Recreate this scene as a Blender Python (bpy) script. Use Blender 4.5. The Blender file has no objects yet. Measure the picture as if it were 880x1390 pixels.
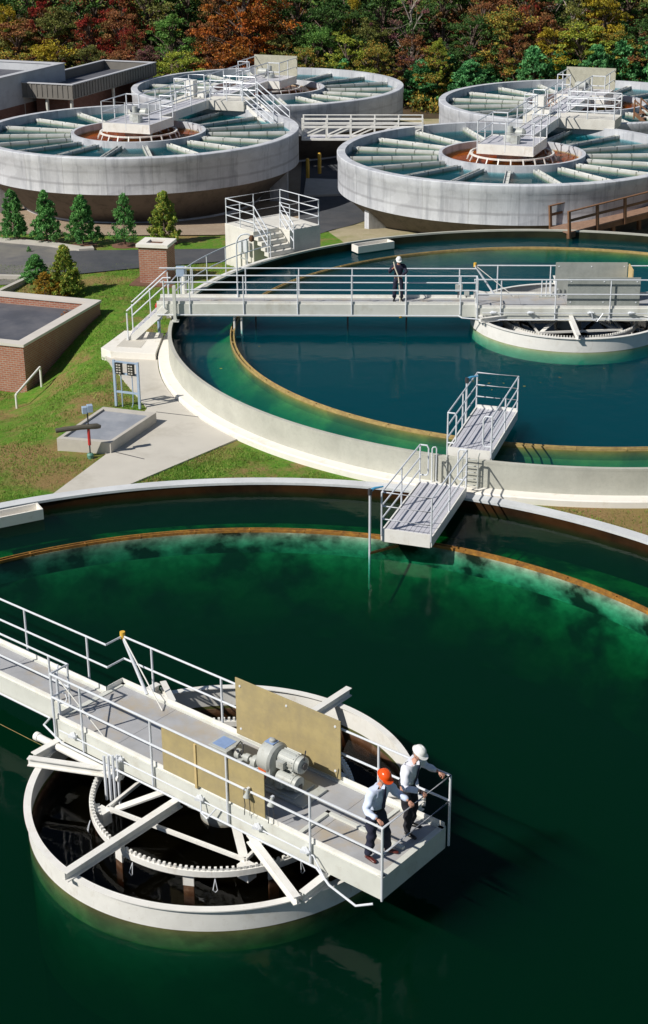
import bpy, bmesh, math, random
from mathutils import Vector, Matrix, Euler
from mathutils.geometry import delaunay_2d_cdt
SC = bpy.context.scene
COL = SC.collection
R = math.radians
rnd = random.Random(7)

# ------------------------------------------------------------------ camera
FPX, PITCH, ROLL, CAMH = 2047.13, R(22.5533), R(-.4433), 15.4228
cam_d = bpy.data.cameras.new('camera'); cam = bpy.data.objects.new('camera', cam_d); COL.objects.link(cam)
cam_d.sensor_fit = 'HORIZONTAL'; cam_d.sensor_width = 36; cam_d.lens = 36 * FPX / 880
cam_d.shift_y = -45 / 880; cam_d.clip_start = 0.5; cam_d.clip_end = 5000
cam.matrix_world = Matrix.Translation((0, 0, CAMH)) @ Matrix.Rotation(math.pi / 2 - PITCH, 4, 'X') @ Matrix.Rotation(ROLL, 4, 'Z')
SC.camera = cam

def ray(px, py):
    u, v = px - 440, py - 650
    cr, sr = math.cos(ROLL), math.sin(ROLL)
    a = u * cr + v * sr; b = -u * sr + v * cr
    c, s = math.cos(PITCH), math.sin(PITCH)
    return Vector((a / FPX, c - (b / FPX) * s, -s - (b / FPX) * c))
def at(px, py, z):
    d = ray(px, py); t = (z - CAMH) / d.z
    return Vector((d.x * t, d.y * t, z))
def atY(px, py, Y):
    d = ray(px, py); t = Y / d.y
    return Vector((d.x * t, Y, CAMH + d.z * t))

# ------------------------------------------------------------------ mesh helpers
class MB:
    def __init__(s): s.bm = bmesh.new()
    def box(s, c, size, rz=0, M=None):
        hx, hy, hz = [k / 2 for k in size]
        T = M if M is not None else Matrix.Translation(c) @ Matrix.Rotation(rz, 4, 'Z')
        vs = [s.bm.verts.new(T @ Vector((x, y, z))) for x in (-hx, hx) for y in (-hy, hy) for z in (-hz, hz)]
        for f in ((0, 1, 3, 2), (4, 6, 7, 5), (0, 4, 5, 1), (2, 3, 7, 6), (0, 2, 6, 4), (1, 5, 7, 3)):
            s.bm.faces.new([vs[i] for i in f])
        return s
    def b(s, x0, x1, y0, y1, z0, z1):
        return s.box(((x0 + x1) / 2, (y0 + y1) / 2, (z0 + z1) / 2), (abs(x1 - x0), abs(y1 - y0), abs(z1 - z0)))
    def bar(s, a, b, w, h, up=(0, 0, 1)):
        a, b = Vector(a), Vector(b); d = b - a; L = d.length; d.normalize()
        up = Vector(up)
        if abs(d.dot(up)) > .98: up = Vector((0, 1, 0))
        y = up.cross(d).normalized(); z = d.cross(y)
        M = Matrix((( d.x, y.x, z.x, 0), (d.y, y.y, z.y, 0), (d.z, y.z, z.z, 0), (0, 0, 0, 1)))
        M = Matrix.Translation((a + b) / 2) @ M
        return s.box(None, (L, w, h), M=M)
    def ibeam(s, a, b, w, h, t=.02):
        a, b = Vector(a), Vector(b); up = Vector((0, 0, 1))
        s.bar(a + up * (h / 2 - t / 2), b + up * (h / 2 - t / 2), w, t)
        s.bar(a - up * (h / 2 - t / 2), b - up * (h / 2 - t / 2), w, t)
        return s.bar(a, b, t, h - 2 * t)
    def tube(s, pts, r, n=8, caps=True, closed=False):
        pts = [Vector(p) for p in pts]; rings = []
        rr = r if isinstance(r, (list, tuple)) else [r] * len(pts)
        N = len(pts); prev = None
        for i, p in enumerate(pts):
            if closed: d = pts[(i + 1) % N] - pts[i - 1]
            elif i == 0: d = pts[1] - p
            elif i == N - 1: d = p - pts[i - 1]
            else: d = (pts[i + 1] - p).normalized() + (p - pts[i - 1]).normalized()
            if d.length < 1e-9: d = Vector((0, 0, 1))
            d.normalize()
            if prev is None:
                a = Vector((0, 0, 1)) if abs(d.z) < .9 else Vector((1, 0, 0))
                x = a.cross(d).normalized()
            else:
                x = (prev - d * prev.dot(d)).normalized()
            prev = x; y = d.cross(x)
            rings.append([s.bm.verts.new(p + (x * math.cos(2 * math.pi * k / n) + y * math.sin(2 * math.pi * k / n)) * rr[i]) for k in range(n)])
        for i in range(N if closed else N - 1):
            A, B = rings[i], rings[(i + 1) % N]
            for k in range(n): s.bm.faces.new([A[k], A[(k + 1) % n], B[(k + 1) % n], B[k]])
        if caps and not closed:
            s.bm.faces.new(rings[0][::-1]); s.bm.faces.new(rings[-1])
        return s
    def ring(s, prof, n=160, c=(0, 0), a0=0, a1=2 * math.pi):
        """closed profile of (r, z) swept about the vertical through c"""
        full = abs(a1 - a0 - 2 * math.pi) < 1e-6
        m = n if full else n + 1; cols = []
        for i in range(m):
            a = a0 + (a1 - a0) * i / n
            cols.append([s.bm.verts.new((c[0] + r * math.cos(a), c[1] + r * math.sin(a), z)) for r, z in prof])
        P = len(prof)
        for i in range(n):
            A, B = cols[i], cols[(i + 1) % m]
            for k in range(P): s.bm.faces.new([A[k], B[k], B[(k + 1) % P], A[(k + 1) % P]])
        if not full:
            s.bm.faces.new(cols[0]); s.bm.faces.new(cols[-1][::-1])
        return s
    def lathe(s, prof, n=24, c=(0, 0, 0), M=None):
        """open profile (r,z), ends closed on the axis"""
        T = M if M is not None else Matrix.Translation(c); cols = []
        for r, z in prof:
            if r < 1e-5: cols.append([s.bm.verts.new(T @ Vector((0, 0, z)))])
            else: cols.append([s.bm.verts.new(T @ Vector((r * math.cos(2 * math.pi * k / n), r * math.sin(2 * math.pi * k / n), z))) for k in range(n)])
        for A, B in zip(cols, cols[1:]):
            for k in range(n):
                a = A[k % len(A)]; a2 = A[(k + 1) % len(A)]; b = B[k % len(B)]; b2 = B[(k + 1) % len(B)]
                vs = []
                for v in (a, a2, b2, b):
                    if v not in vs: vs.append(v)
                if len(vs) > 2: s.bm.faces.new(vs)
        for Cc in (cols[0], cols[-1]):
            if len(Cc) > 2:
                try: s.bm.faces.new(Cc)
                except ValueError: pass
        return s
    def cyl(s, a, b, r, n=20, r2=None):
        return s.tube([a, b], [r, r if r2 is None else r2], n)
    def prism(s, poly, z0, z1):
        lo = [s.bm.verts.new((p[0], p[1], z0)) for p in poly]; hi = [s.bm.verts.new((p[0], p[1], z1)) for p in poly]
        n = len(poly)
        s.bm.faces.new(hi); s.bm.faces.new(lo[::-1])
        for i in range(n): s.bm.faces.new([lo[i], lo[(i + 1) % n], hi[(i + 1) % n], hi[i]])
        return s
    def raw(s, verts, faces, M=None):
        vs = [s.bm.verts.new((M @ Vector(v)) if M is not None else v) for v in verts]
        for f in faces:
            try: s.bm.faces.new([vs[i] for i in f])
            except ValueError: pass
        return s
    def build(s, name, mat, parent=None, world=False, smooth=False, loc=None, bevel=0, norm=True):
        """geometry is local to the parent unless world=True"""
        bm = s.bm
        if norm: bmesh.ops.recalc_face_normals(bm, faces=bm.faces)
        if world and parent is not None:
            W = wmat(parent).inverted()
            bmesh.ops.transform(bm, matrix=W, verts=bm.verts)
        if loc is not None: bmesh.ops.translate(bm, vec=-Vector(loc), verts=bm.verts)
        me = bpy.data.meshes.new(name); bm.to_mesh(me); bm.free()
        if smooth:
            for p in me.polygons: p.use_smooth = True
            try: me.set_sharp_from_angle(angle=R(35))
            except Exception: pass
        o = bpy.data.objects.new(name, me); COL.objects.link(o)
        if mat is not None: me.materials.append(mat)
        if loc is not None: o.location = loc
        if parent is not None: o.parent = parent
        if bevel:
            m = o.modifiers.new('bevel', 'BEVEL'); m.width = bevel; m.segments = 2; m.limit_method = 'ANGLE'
        return o
def wmat(o):
    M = o.matrix_basis.copy(); p = o.parent
    while p is not None: M = p.matrix_basis @ M; p = p.parent
    return M
def tag(o, label, cat, group=None, kind=None):
    o['label'] = label; o['category'] = cat
    if group: o['group'] = group
    if kind: o['kind'] = kind
    return o
def setting(o, kind='structure'):
    o['kind'] = kind; return o
def thing(name, label, cat, loc=(0, 0, 0), rz=0, group=None):
    o = bpy.data.objects.new(name, None); COL.objects.link(o); o.empty_display_size = .3
    o.location = loc; o.rotation_euler = (0, 0, rz)
    return tag(o, label, cat, group)
def dup(o, parent=None):
    c = o.copy(); COL.objects.link(c); c.parent = parent
    for ch in list(KIDS(o)): dup(ch, c)
    return c
def KIDS(o): return [x for x in COL.objects if x.parent is o]

# ------------------------------------------------------------------ materials
def nodes(name):
    m = bpy.data.materials.new(name); m.use_nodes = True
    nt = m.node_tree; b = nt.nodes['Principled BSDF']
    return m, nt, b
def N(nt, t, **kw):
    n = nt.nodes.new(t)
    for k, v in kw.items():
        if k in n.inputs.keys(): n.inputs[k].default_value = v
        else: setattr(n, k, v)
    return n
def ramp(nt, fac, stops):
    r = nt.nodes.new('ShaderNodeValToRGB'); e = r.color_ramp.elements
    while len(e) < len(stops): e.new(.5)
    for el, (p, c) in zip(e, stops):
        el.position = p; el.color = (*c, 1) if len(c) == 3 else c
    nt.links.new(fac, r.inputs[0]); return r.outputs[0]
def coords(nt, scale=(1, 1, 1), kind='Object'):
    tc = nt.nodes.new('ShaderNodeTexCoord'); mp = nt.nodes.new('ShaderNodeMapping')
    mp.inputs['Scale'].default_value = scale
    nt.links.new(tc.outputs[kind], mp.inputs[0]); return mp.outputs[0]
def noise(nt, vec, scale, detail=6, rough=.6):
    n = nt.nodes.new('ShaderNodeTexNoise'); n.inputs['Scale'].default_value = scale
    n.inputs['Detail'].default_value = detail; n.inputs['Roughness'].default_value = rough
    nt.links.new(vec, n.inputs['Vector']); return n.outputs[0]
def mixc(nt, fac, a, b, mode='MIX'):
    m = nt.nodes.new('ShaderNodeMix'); m.data_type = 'RGBA'; m.blend_type = mode
    if isinstance(fac, (int, float)): m.inputs[0].default_value = fac
    else: nt.links.new(fac, m.inputs[0])
    for i, v in ((6, a), (7, b)):
        if isinstance(v, tuple): m.inputs[i].default_value = (*v, 1) if len(v) == 3 else v
        else: nt.links.new(v, m.inputs[i])
    return m.outputs[2]
def bumpn(nt, b, h, strength=.3, dist=.02):
    n = nt.nodes.new('ShaderNodeBump'); n.inputs['Strength'].default_value = strength; n.inputs['Distance'].default_value = dist
    nt.links.new(h, n.inputs['Height']); nt.links.new(n.outputs[0], b.inputs['Normal'])
def plain(name, col, rough=.5, var=.12, scale=4, metal=0, bump=0, dirt=None, dirt_amt=.5, dscale=1.3, spec=.5):
    m, nt, b = nodes(name)
    v = coords(nt)
    lo = tuple(c * (1 - var) for c in col); hi = tuple(min(1, c * (1 + var)) for c in col)
    c = ramp(nt, noise(nt, v, scale), [(.3, lo), (.7, hi)])
    if dirt:
        f = ramp(nt, noise(nt, v, dscale, 8, .7), [(1 - dirt_amt - .1, (0, 0, 0)), (min(1, 1 - dirt_amt + .12), (1, 1, 1))])
        c = mixc(nt, f, c, dirt)
    nt.links.new(c, b.inputs['Base Color'])
    b.inputs['Roughness'].default_value = rough; b.inputs['Metallic'].default_value = metal
    b.inputs['Specular IOR Level'].default_value = spec
    if bump: bumpn(nt, b, noise(nt, v, scale * 6, 8, .7), bump)
    return m
M = {}
def steelmat(name, col, grime, rust_amt):
    m, nt, b = nodes(name); v = coords(nt); vs = coords(nt, (5, 5, .7))
    c = ramp(nt, noise(nt, v, 3, 6, .6), [(.3, tuple(k * .93 for k in col)), (.7, tuple(min(1, k * 1.04) for k in col))])
    c = mixc(nt, ramp(nt, noise(nt, v, 2.2, 8, .7), [(.54, (0, 0, 0)), (.74, (.8,) * 3)]), c, grime)
    c = mixc(nt, ramp(nt, noise(nt, vs, 2.0, 8, .75), [(.60, (0, 0, 0)), (.72, (rust_amt,) * 3)]), c, (.34, .20, .10))
    c = mixc(nt, ramp(nt, noise(nt, v, 22, 4, .6), [(.70, (0, 0, 0)), (.74, (rust_amt,) * 3)]), c, (.22, .11, .05))
    nt.links.new(c, b.inputs['Base Color']); b.inputs['Roughness'].default_value = .5
    bumpn(nt, b, noise(nt, v, 9, 5, .6), .12, .01)
    return m
M['white_steel'] = steelmat('white painted steel', (.79, .78, .74), (.60, .56, .48), .45)
M['rail'] = plain('galvanised rail paint', (.74, .77, .82), .35, .06, 8, metal=.15)
M['fascia'] = steelmat('cream steel beam', (.63, .64, .59), (.48, .46, .39), .35)
M['deck'] = plain('grey deck plate', (.38, .385, .40), .65, .14, 1.5, dirt=(.42, .35, .25), dirt_amt=.42, bump=.15, dscale=.9)
M['grate'] = plain('aluminium deck plank', (.55, .55, .60), .55, .08, 3, metal=.1)
M['ply'] = plain('tan painted plywood', (.41, .33, .16), .6, .08, 3, dirt=(.33, .27, .15), dirt_amt=.48, dscale=2.0, bump=.2)
M['ply_grey'] = plain('grey painted board', (.33, .35, .33), .65, .08, 3, dirt=(.25, .27, .25), dirt_amt=.45)
M['ply_edge'] = plain('raw board edge', (.55, .42, .2), .7)
M['motor'] = plain('machine grey paint', (.46, .48, .46), .4, .08, 5, dirt=(.3, .29, .25), dirt_amt=.4, dscale=6)
M['dark'] = plain('dark steel', (.05, .05, .055), .5, .2)
M['blue_plate'] = plain('blue plate', (.25, .36, .6), .4)
M['orange_plate'] = plain('orange sticker', (.75, .16, .04), .5)
M['yellow'] = plain('yellow paint', (.75, .45, .06), .5, .1, 4)
M['red'] = plain('red paint', (.5, .03, .03), .45)
M['blue_frame'] = plain('blue grey steel', (.36, .46, .60), .45, .1)
M['blue_nozzle'] = plain('blue nozzle', (.08, .35, .6), .4)
M['timber'] = plain('brown timber', (.20, .10, .05), .75, .25, 5)
M['timber_deck'] = plain('brown timber deck', (.26, .16, .11), .8, .2, 4)
M['asphalt'] = plain('asphalt', (.055, .06, .07), .85, .15, 2, dirt=(.09, .09, .095), dirt_amt=.45, dscale=.3, bump=.2)
M['oldroad'] = plain('worn road', (.19, .18, .16), .85, .1, 1, dirt=(.11, .11, .12), dirt_amt=.45, dscale=.35, bump=.2)
M['roof'] = plain('roof membrane', (.085, .09, .11), .7, .12, .8, dirt=(.14, .14, .155), dirt_amt=.45, dscale=.5)
M['parapet'] = plain('pale parapet coping', (.62, .58, .53), .7, .06, 2)
M['footing'] = plain('bright concrete footing', (.80, .77, .71), .75, .05, 2, dirt=(.6, .55, .45), dirt_amt=.36, dscale=2)
M['path'] = plain('concrete path', (.56, .53, .47), .8, .05, 1.2, dirt=(.46, .43, .37), dirt_amt=.4, dscale=.8, bump=.1)
M['kerb'] = plain('kerb concrete', (.5, .47, .42), .8, .1, 2)
M['slabtop'] = plain('grey slab', (.27, .29, .33), .8, .1, 2, dirt=(.36, .37, .4), dirt_amt=.42, dscale=1.2, bump=.15)
M['foliage_soil'] = plain('mulch', (.16, .08, .05), .9, .25, 6, bump=.3)
M['bark'] = plain('bark', (.14, .10, .08), .9, .3, 8, bump=.4)
M['pale_bark'] = plain('pale bark', (.34, .29, .26), .9, .2, 8)
M['parapet_cool'] = plain('cool pale coping', (.50, .51, .54), .7, .06, 2)
M['pale_wall'] = plain('pale grey render', (.50, .52, .55), .8, .08, .8, dirt=(.4, .41, .44), dirt_amt=.4)
M['window'] = plain('black panel', (.02, .02, .02), .3)
M['rust'] = plain('rusty steel', (.10, .045, .02), .8, .3, 6, dirt=(.2, .13, .08), dirt_amt=.4, dscale=5)
M['cream_pole'] = plain('cream pole', (.8, .74, .6), .45)

def concrete(name, col, streak=.35, dark=(.3, .29, .28), joint=None, bays=0):
    m, nt, b = nodes(name); v = coords(nt); vs = coords(nt, (1.6, 1.6, .12))
    c = ramp(nt, noise(nt, v, .9, 8, .65), [(.3, tuple(k * .82 for k in col)), (.7, tuple(min(1, k * 1.1) for k in col))])
    f = ramp(nt, noise(nt, vs, 1.6, 7, .75), [(.5, (0, 0, 0)), (.72, (streak,) * 3)])
    c = mixc(nt, f, c, dark)
    f2 = ramp(nt, noise(nt, v, 12, 6, .8), [(.35, (.25,) * 3), (.5, (0, 0, 0))])
    c = mixc(nt, f2, c, tuple(k * .6 for k in col))
    if joint:
        sx = N(nt, 'ShaderNodeSeparateXYZ'); nt.links.new(v, sx.inputs[0])
        for z, amt, tone in joint:
            mt = N(nt, 'ShaderNodeMath', operation='SUBTRACT'); nt.links.new(sx.outputs[2], mt.inputs[0]); mt.inputs[1].default_value = z
            wob = N(nt, 'ShaderNodeMath', operation='MULTIPLY_ADD'); nt.links.new(noise(nt, v, 1.5), wob.inputs[0]); wob.inputs[1].default_value = .08; nt.links.new(mt.outputs[0], wob.inputs[2])
            ab = N(nt, 'ShaderNodeMath', operation='ABSOLUTE'); nt.links.new(wob.outputs[0], ab.inputs[0])
            f3 = ramp(nt, ab.outputs[0], [(0.03, (amt,) * 3), (0.075, (0, 0, 0))])
            c = mixc(nt, f3, c, tone)
    if bays:   # vertical form joints and bay to bay tone changes
        sx = N(nt, 'ShaderNodeSeparateXYZ'); nt.links.new(v, sx.inputs[0])
        at2 = N(nt, 'ShaderNodeMath', operation='ARCTAN2'); nt.links.new(sx.outputs[1], at2.inputs[0]); nt.links.new(sx.outputs[0], at2.inputs[1])
        ml = N(nt, 'ShaderNodeMath', operation='MULTIPLY_ADD'); nt.links.new(at2.outputs[0], ml.inputs[0]); ml.inputs[1].default_value = bays / 6.28319; ml.inputs[2].default_value = 50.3
        fr = N(nt, 'ShaderNodeMath', operation='FRACT'); nt.links.new(ml.outputs[0], fr.inputs[0])
        c = mixc(nt, ramp(nt, fr.outputs[0], [(.008, (.55,) * 3), (.014, (0, 0, 0))]), c, (.2, .2, .21))
        fl = N(nt, 'ShaderNodeMath', operation='FLOOR'); nt.links.new(ml.outputs[0], fl.inputs[0])
        wn = N(nt, 'ShaderNodeTexWhiteNoise', noise_dimensions='1D'); nt.links.new(fl.outputs[0], wn.inputs['W'])
        c = mixc(nt, 1.0, c, ramp(nt, wn.outputs[0], [(0, (.86, .86, .88)), (1, (1.08, 1.08, 1.06))]), 'MULTIPLY')
        pt = ramp(nt, noise(nt, coords(nt, (1, 1, 2.2)), .8, 3, .4), [(.56, (0, 0, 0)), (.60, (.22,) * 3)])
        c = mixc(nt, pt, c, tuple(min(1, k * 1.25) for k in col))
    nt.links.new(c, b.inputs['Base Color']); b.inputs['Roughness'].default_value = .85
    bumpn(nt, b, noise(nt, v, 25, 8, .7), .25)
    return m
M['tank_grey'] = concrete('weathered tank concrete', (.60, .62, .66), .85, (.24, .26, .30), [(2.34, .45, (.22, .22, .24)), (2.92, .25, (.25, .25, .27))], 24)
M['cone'] = concrete('stained hopper concrete in painted shade', (.15, .13, .115), .9, (.05, .045, .04))  # base colour darkened to paint in shade under the tank; streaks are stains
M['tank_beige'] = concrete('painted tank wall', (.49, .49, .43), .2, (.38, .36, .30))
M['coping'] = concrete('tank coping', (.62, .64, .66), .15, (.45, .45, .45))
M['white_block'] = concrete('white rendered block', (.72, .70, .64), .3, (.5, .45, .38))

def submerged(name, pale, stain, dark, s1=.45, amt=.5):
    """concrete under water with algae and silt stains"""
    m, nt, b = nodes(name); v = coords(nt, (1, 1, 1.3))
    f = ramp(nt, noise(nt, v, s1, 5, .55), [(.40, (0, 0, 0)), (.56, (1, 1, 1))])
    c = mixc(nt, f, stain, pale)
    g = ramp(nt, noise(nt, v, 2.2, 8, .7), [(.35, (0, 0, 0)), (.75, (amt,) * 3)])
    c = mixc(nt, g, c, dark)
    nt.links.new(c, b.inputs['Base Color']); b.inputs['Roughness'].default_value = .95; b.inputs['Specular IOR Level'].default_value = .08
    return m
M['sub_wall'] = submerged('submerged launder concrete', (.60, .62, .46), (.020, .020, .010), (.04, .035, .015), 1.0, .8)
M['sub_shelf'] = submerged('silty launder shelf', (.55, .42, .14), (.07, .06, .03), (.10, .07, .02), .9, .7)
M['sub_ledge'] = submerged('algae ledge under green water', (.32, .33, .19), (.022, .022, .010), (.035, .035, .015), .75, .85)
M['sub_ledge_two'] = submerged('dark ledge under blue water', (.06, .07, .03), (.03, .035, .015), (.03, .03, .015), .8, .5)
M['sub_wall_two'] = submerged('submerged pale launder concrete', (.34, .26, .07), (.17, .15, .05), (.12, .09, .03), .6, .6)
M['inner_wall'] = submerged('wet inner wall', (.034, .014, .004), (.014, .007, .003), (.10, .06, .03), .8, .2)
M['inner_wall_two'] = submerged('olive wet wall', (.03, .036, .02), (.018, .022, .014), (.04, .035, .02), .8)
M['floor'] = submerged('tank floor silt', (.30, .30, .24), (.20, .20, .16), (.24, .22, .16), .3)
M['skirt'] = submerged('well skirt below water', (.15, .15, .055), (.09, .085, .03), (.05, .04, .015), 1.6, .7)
M['skirt_pale'] = submerged('pale skirt under blue water', (.42, .46, .26), (.34, .38, .2), (.25, .25, .12), 1.6, .6)
M['skirt_low'] = submerged('dark lower skirt', (.05, .07, .04), (.03, .045, .025), (.03, .03, .015), 1.2, .6)  # algae tone, darkened further to paint in the fade of light with depth
M['weir'] = plain('orange stained weir', (.36, .17, .025), .7, .35, 7, dirt=(.2, .09, .02), dirt_amt=.5, dscale=5)
M['weir_two'] = plain('tan stained weir', (.44, .32, .12), .7, .25, 7, dirt=(.3, .2, .08), dirt_amt=.45, dscale=5)

def water(name, sigma, scat, rough=.03, bs=.02, wscale=2.0):
    m, nt, b = nodes(name); nt.nodes.remove(b)
    out = [n for n in nt.nodes if n.type == 'OUTPUT_MATERIAL'][0]
    v = coords(nt, (1, 1, 1))
    bp = N(nt, 'ShaderNodeBump'); bp.inputs['Strength'].default_value = .35; bp.inputs['Distance'].default_value = bs
    nt.links.new(noise(nt, v, wscale, 4, .55), bp.inputs['Height'])
    fr = N(nt, 'ShaderNodeFresnel'); fr.inputs[0].default_value = 1.33; nt.links.new(bp.outputs[0], fr.inputs['Normal'])
    ge = N(nt, 'ShaderNodeNewGeometry')
    inv = N(nt, 'ShaderNodeMath', operation='SUBTRACT'); inv.inputs[0].default_value = 1; nt.links.new(ge.outputs['Backfacing'], inv.inputs[1])
    mu0 = N(nt, 'ShaderNodeMath', operation='MULTIPLY'); nt.links.new(fr.outputs[0], mu0.inputs[0]); nt.links.new(inv.outputs[0], mu0.inputs[1])
    mu = N(nt, 'ShaderNodeMath', operation='MULTIPLY'); nt.links.new(mu0.outputs[0], mu.inputs[0]); mu.inputs[1].default_value = .5   # reflection weakened, as through a polarising filter
    tr = N(nt, 'ShaderNodeBsdfTransparent'); gl = N(nt, 'ShaderNodeBsdfGlossy'); gl.inputs['Roughness'].default_value = rough
    nt.links.new(bp.outputs[0], gl.inputs['Normal'])
    mx = N(nt, 'ShaderNodeMixShader'); nt.links.new(mu.outputs[0], mx.inputs[0]); nt.links.new(tr.outputs[0], mx.inputs[1]); nt.links.new(gl.outputs[0], mx.inputs[2])
    nt.links.new(mx.outputs[0], out.inputs['Surface'])
    d = max(sigma) * 1.02
    va = N(nt, 'ShaderNodeVolumeAbsorption'); va.inputs['Density'].default_value = d
    va.inputs['Color'].default_value = (*[1 - k / d for k in sigma], 1)
    vs = N(nt, 'ShaderNodeVolumeScatter'); e = max(scat); vs.inputs['Density'].default_value = e
    vs.inputs['Color'].default_value = (*[k / e for k in scat], 1); vs.inputs['Anisotropy'].default_value = 0
    ad = N(nt, 'ShaderNodeAddShader'); nt.links.new(va.outputs[0], ad.inputs[0]); nt.links.new(vs.outputs[0], ad.inputs[1])
    nt.links.new(ad.outputs[0], out.inputs['Volume'])
    return m
M['water_one'] = water('green tank water', (1.9, .46, .74), (.002, .034, .021), .05, .035)
M['water_two'] = water('blue green tank water', (1.6, .34, .36), (.001, .072, .108), .09, .06, 1.4)
M['water_well'] = water('dark brown well water', (2.6, 3.2, 3.8), (.02, .02, .01), bs=.01)
M['water_raised'] = water('raised tank water', (3.0, 1.2, 1.0), (.01, .24, .27), .04, .015)
M['water_brown'] = water('rusty ring water', (.5, 1.6, 4), (.3, .15, .03), .06, .01)

def brick(name, c1, c2, mortar, scale=1):
    m, nt, b = nodes(name); v = coords(nt)
    sx = N(nt, 'ShaderNodeSeparateXYZ'); nt.links.new(v, sx.inputs[0])
    ad = N(nt, 'ShaderNodeMath', operation='ADD'); nt.links.new(sx.outputs[0], ad.inputs[0]); nt.links.new(sx.outputs[1], ad.inputs[1])
    cb = N(nt, 'ShaderNodeCombineXYZ'); nt.links.new(ad.outputs[0], cb.inputs[0]); nt.links.new(sx.outputs[2], cb.inputs[1])
    t = N(nt, 'ShaderNodeTexBrick'); nt.links.new(cb.outputs[0], t.inputs['Vector'])
    t.inputs['Color1'].default_value = (*c1, 1); t.inputs['Color2'].default_value = (*c2, 1); t.inputs['Mortar'].default_value = (*mortar, 1)
    t.inputs['Scale'].default_value = scale; t.inputs['Brick Width'].default_value = .22; t.inputs['Row Height'].default_value = .08
    t.inputs['Mortar Size'].default_value = .012; t.inputs['Bias'].default_value = -.1
    c = mixc(nt, ramp(nt, noise(nt, v, 3), [(.35, (0, 0, 0)), (.75, (.5,) * 3)]), t.outputs[0], tuple(k * .7 for k in c1))
    nt.links.new(c, b.inputs['Base Color']); b.inputs['Roughness'].default_value = .85
    return m
M['brick'] = brick('red brick', (.34, .12, .07), (.42, .17, .10), (.38, .33, .28))
M['brick_dark'] = brick('dark red brick', (.20, .075, .05), (.25, .10, .07), (.2, .16, .14))

G_ = -1.0
def grassmat():
    m, nt, b = nodes('mown grass'); v = coords(nt); vs = coords(nt, (.6, 1.6, 1))
    g = ramp(nt, noise(nt, v, 9, 8, .75), [(.28, (.045, .13, .012)), (.5, (.10, .24, .02)), (.75, (.22, .34, .05))])
    f = ramp(nt, noise(nt, v, .42, 8, .72), [(.50, (0, 0, 0)), (.60, (.9, .9, .9))])
    br = ramp(nt, noise(nt, v, 14, 6, .7), [(.3, (.20, .12, .05)), (.7, (.40, .27, .12))])
    c = mixc(nt, f, g, br)
    for (cx, cy, rr_) in ((-3.75, 41.9, 1.25), (-7.9, 40.1, 1.3), (-9.6, 41.6, 1.6), (-7.0, 46.6, .9), (-5.3, 39.6, .8), (8.5, 36.8, 2.0)):
        sb = N(nt, 'ShaderNodeVectorMath', operation='DISTANCE'); nt.links.new(v, sb.inputs[0]); sb.inputs[1].default_value = (cx, cy, G_)
        nz = N(nt, 'ShaderNodeMath', operation='MULTIPLY_ADD'); nt.links.new(noise(nt, v, 2.2, 8, .75), nz.inputs[0]); nz.inputs[1].default_value = 2.6; nt.links.new(sb.outputs['Value'], nz.inputs[2])
        mr = N(nt, 'ShaderNodeMapRange'); nt.links.new(nz.outputs[0], mr.inputs[0]); mr.inputs[1].default_value = rr_ + .75; mr.inputs[2].default_value = rr_ + 1.5; mr.inputs[3].default_value = .85; mr.inputs[4].default_value = 0
        c = mixc(nt, mr.outputs[0], c, br)
    f3 = ramp(nt, noise(nt, v, 2.6, 8, .75), [(.48, (0, 0, 0)), (.72, (.7,) * 3)])
    c = mixc(nt, f3, c, (.26, .22, .06))
    nt.links.new(c, b.inputs['Base Color']); b.inputs['Roughness'].default_value = .9; b.inputs['Specular IOR Level'].default_value = .2
    bumpn(nt, b, noise(nt, v, 28, 6, .8), .9, .05)
    return m
M['grass'] = grassmat()
def gravelmat(name, a, bb, c3):
    m, nt, b = nodes(name); v = coords(nt)
    c = ramp(nt, noise(nt, v, 7, 10, .8), [(.3, a), (.7, bb)])
    f = ramp(nt, noise(nt, v, .5, 5, .6), [(.45, (0, 0, 0)), (.65, (.8,) * 3)])
    c = mixc(nt, f, c, c3)
    nt.links.new(c, b.inputs['Base Color']); b.inputs['Roughness'].default_value = .95
    bumpn(nt, b, noise(nt, v, 20, 6, .8), .8, .05); return m
M['gravel'] = gravelmat('tan gravel', (.30, .22, .15), (.50, .40, .29), (.36, .27, .19))
M['dirt'] = gravelmat('pale dirt and grass', (.34, .29, .17), (.50, .43, .29), (.25, .25, .09))
M['litter'] = gravelmat('leaf litter', (.05, .035, .02), (.12, .07, .03), (.03, .035, .015))

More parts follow.
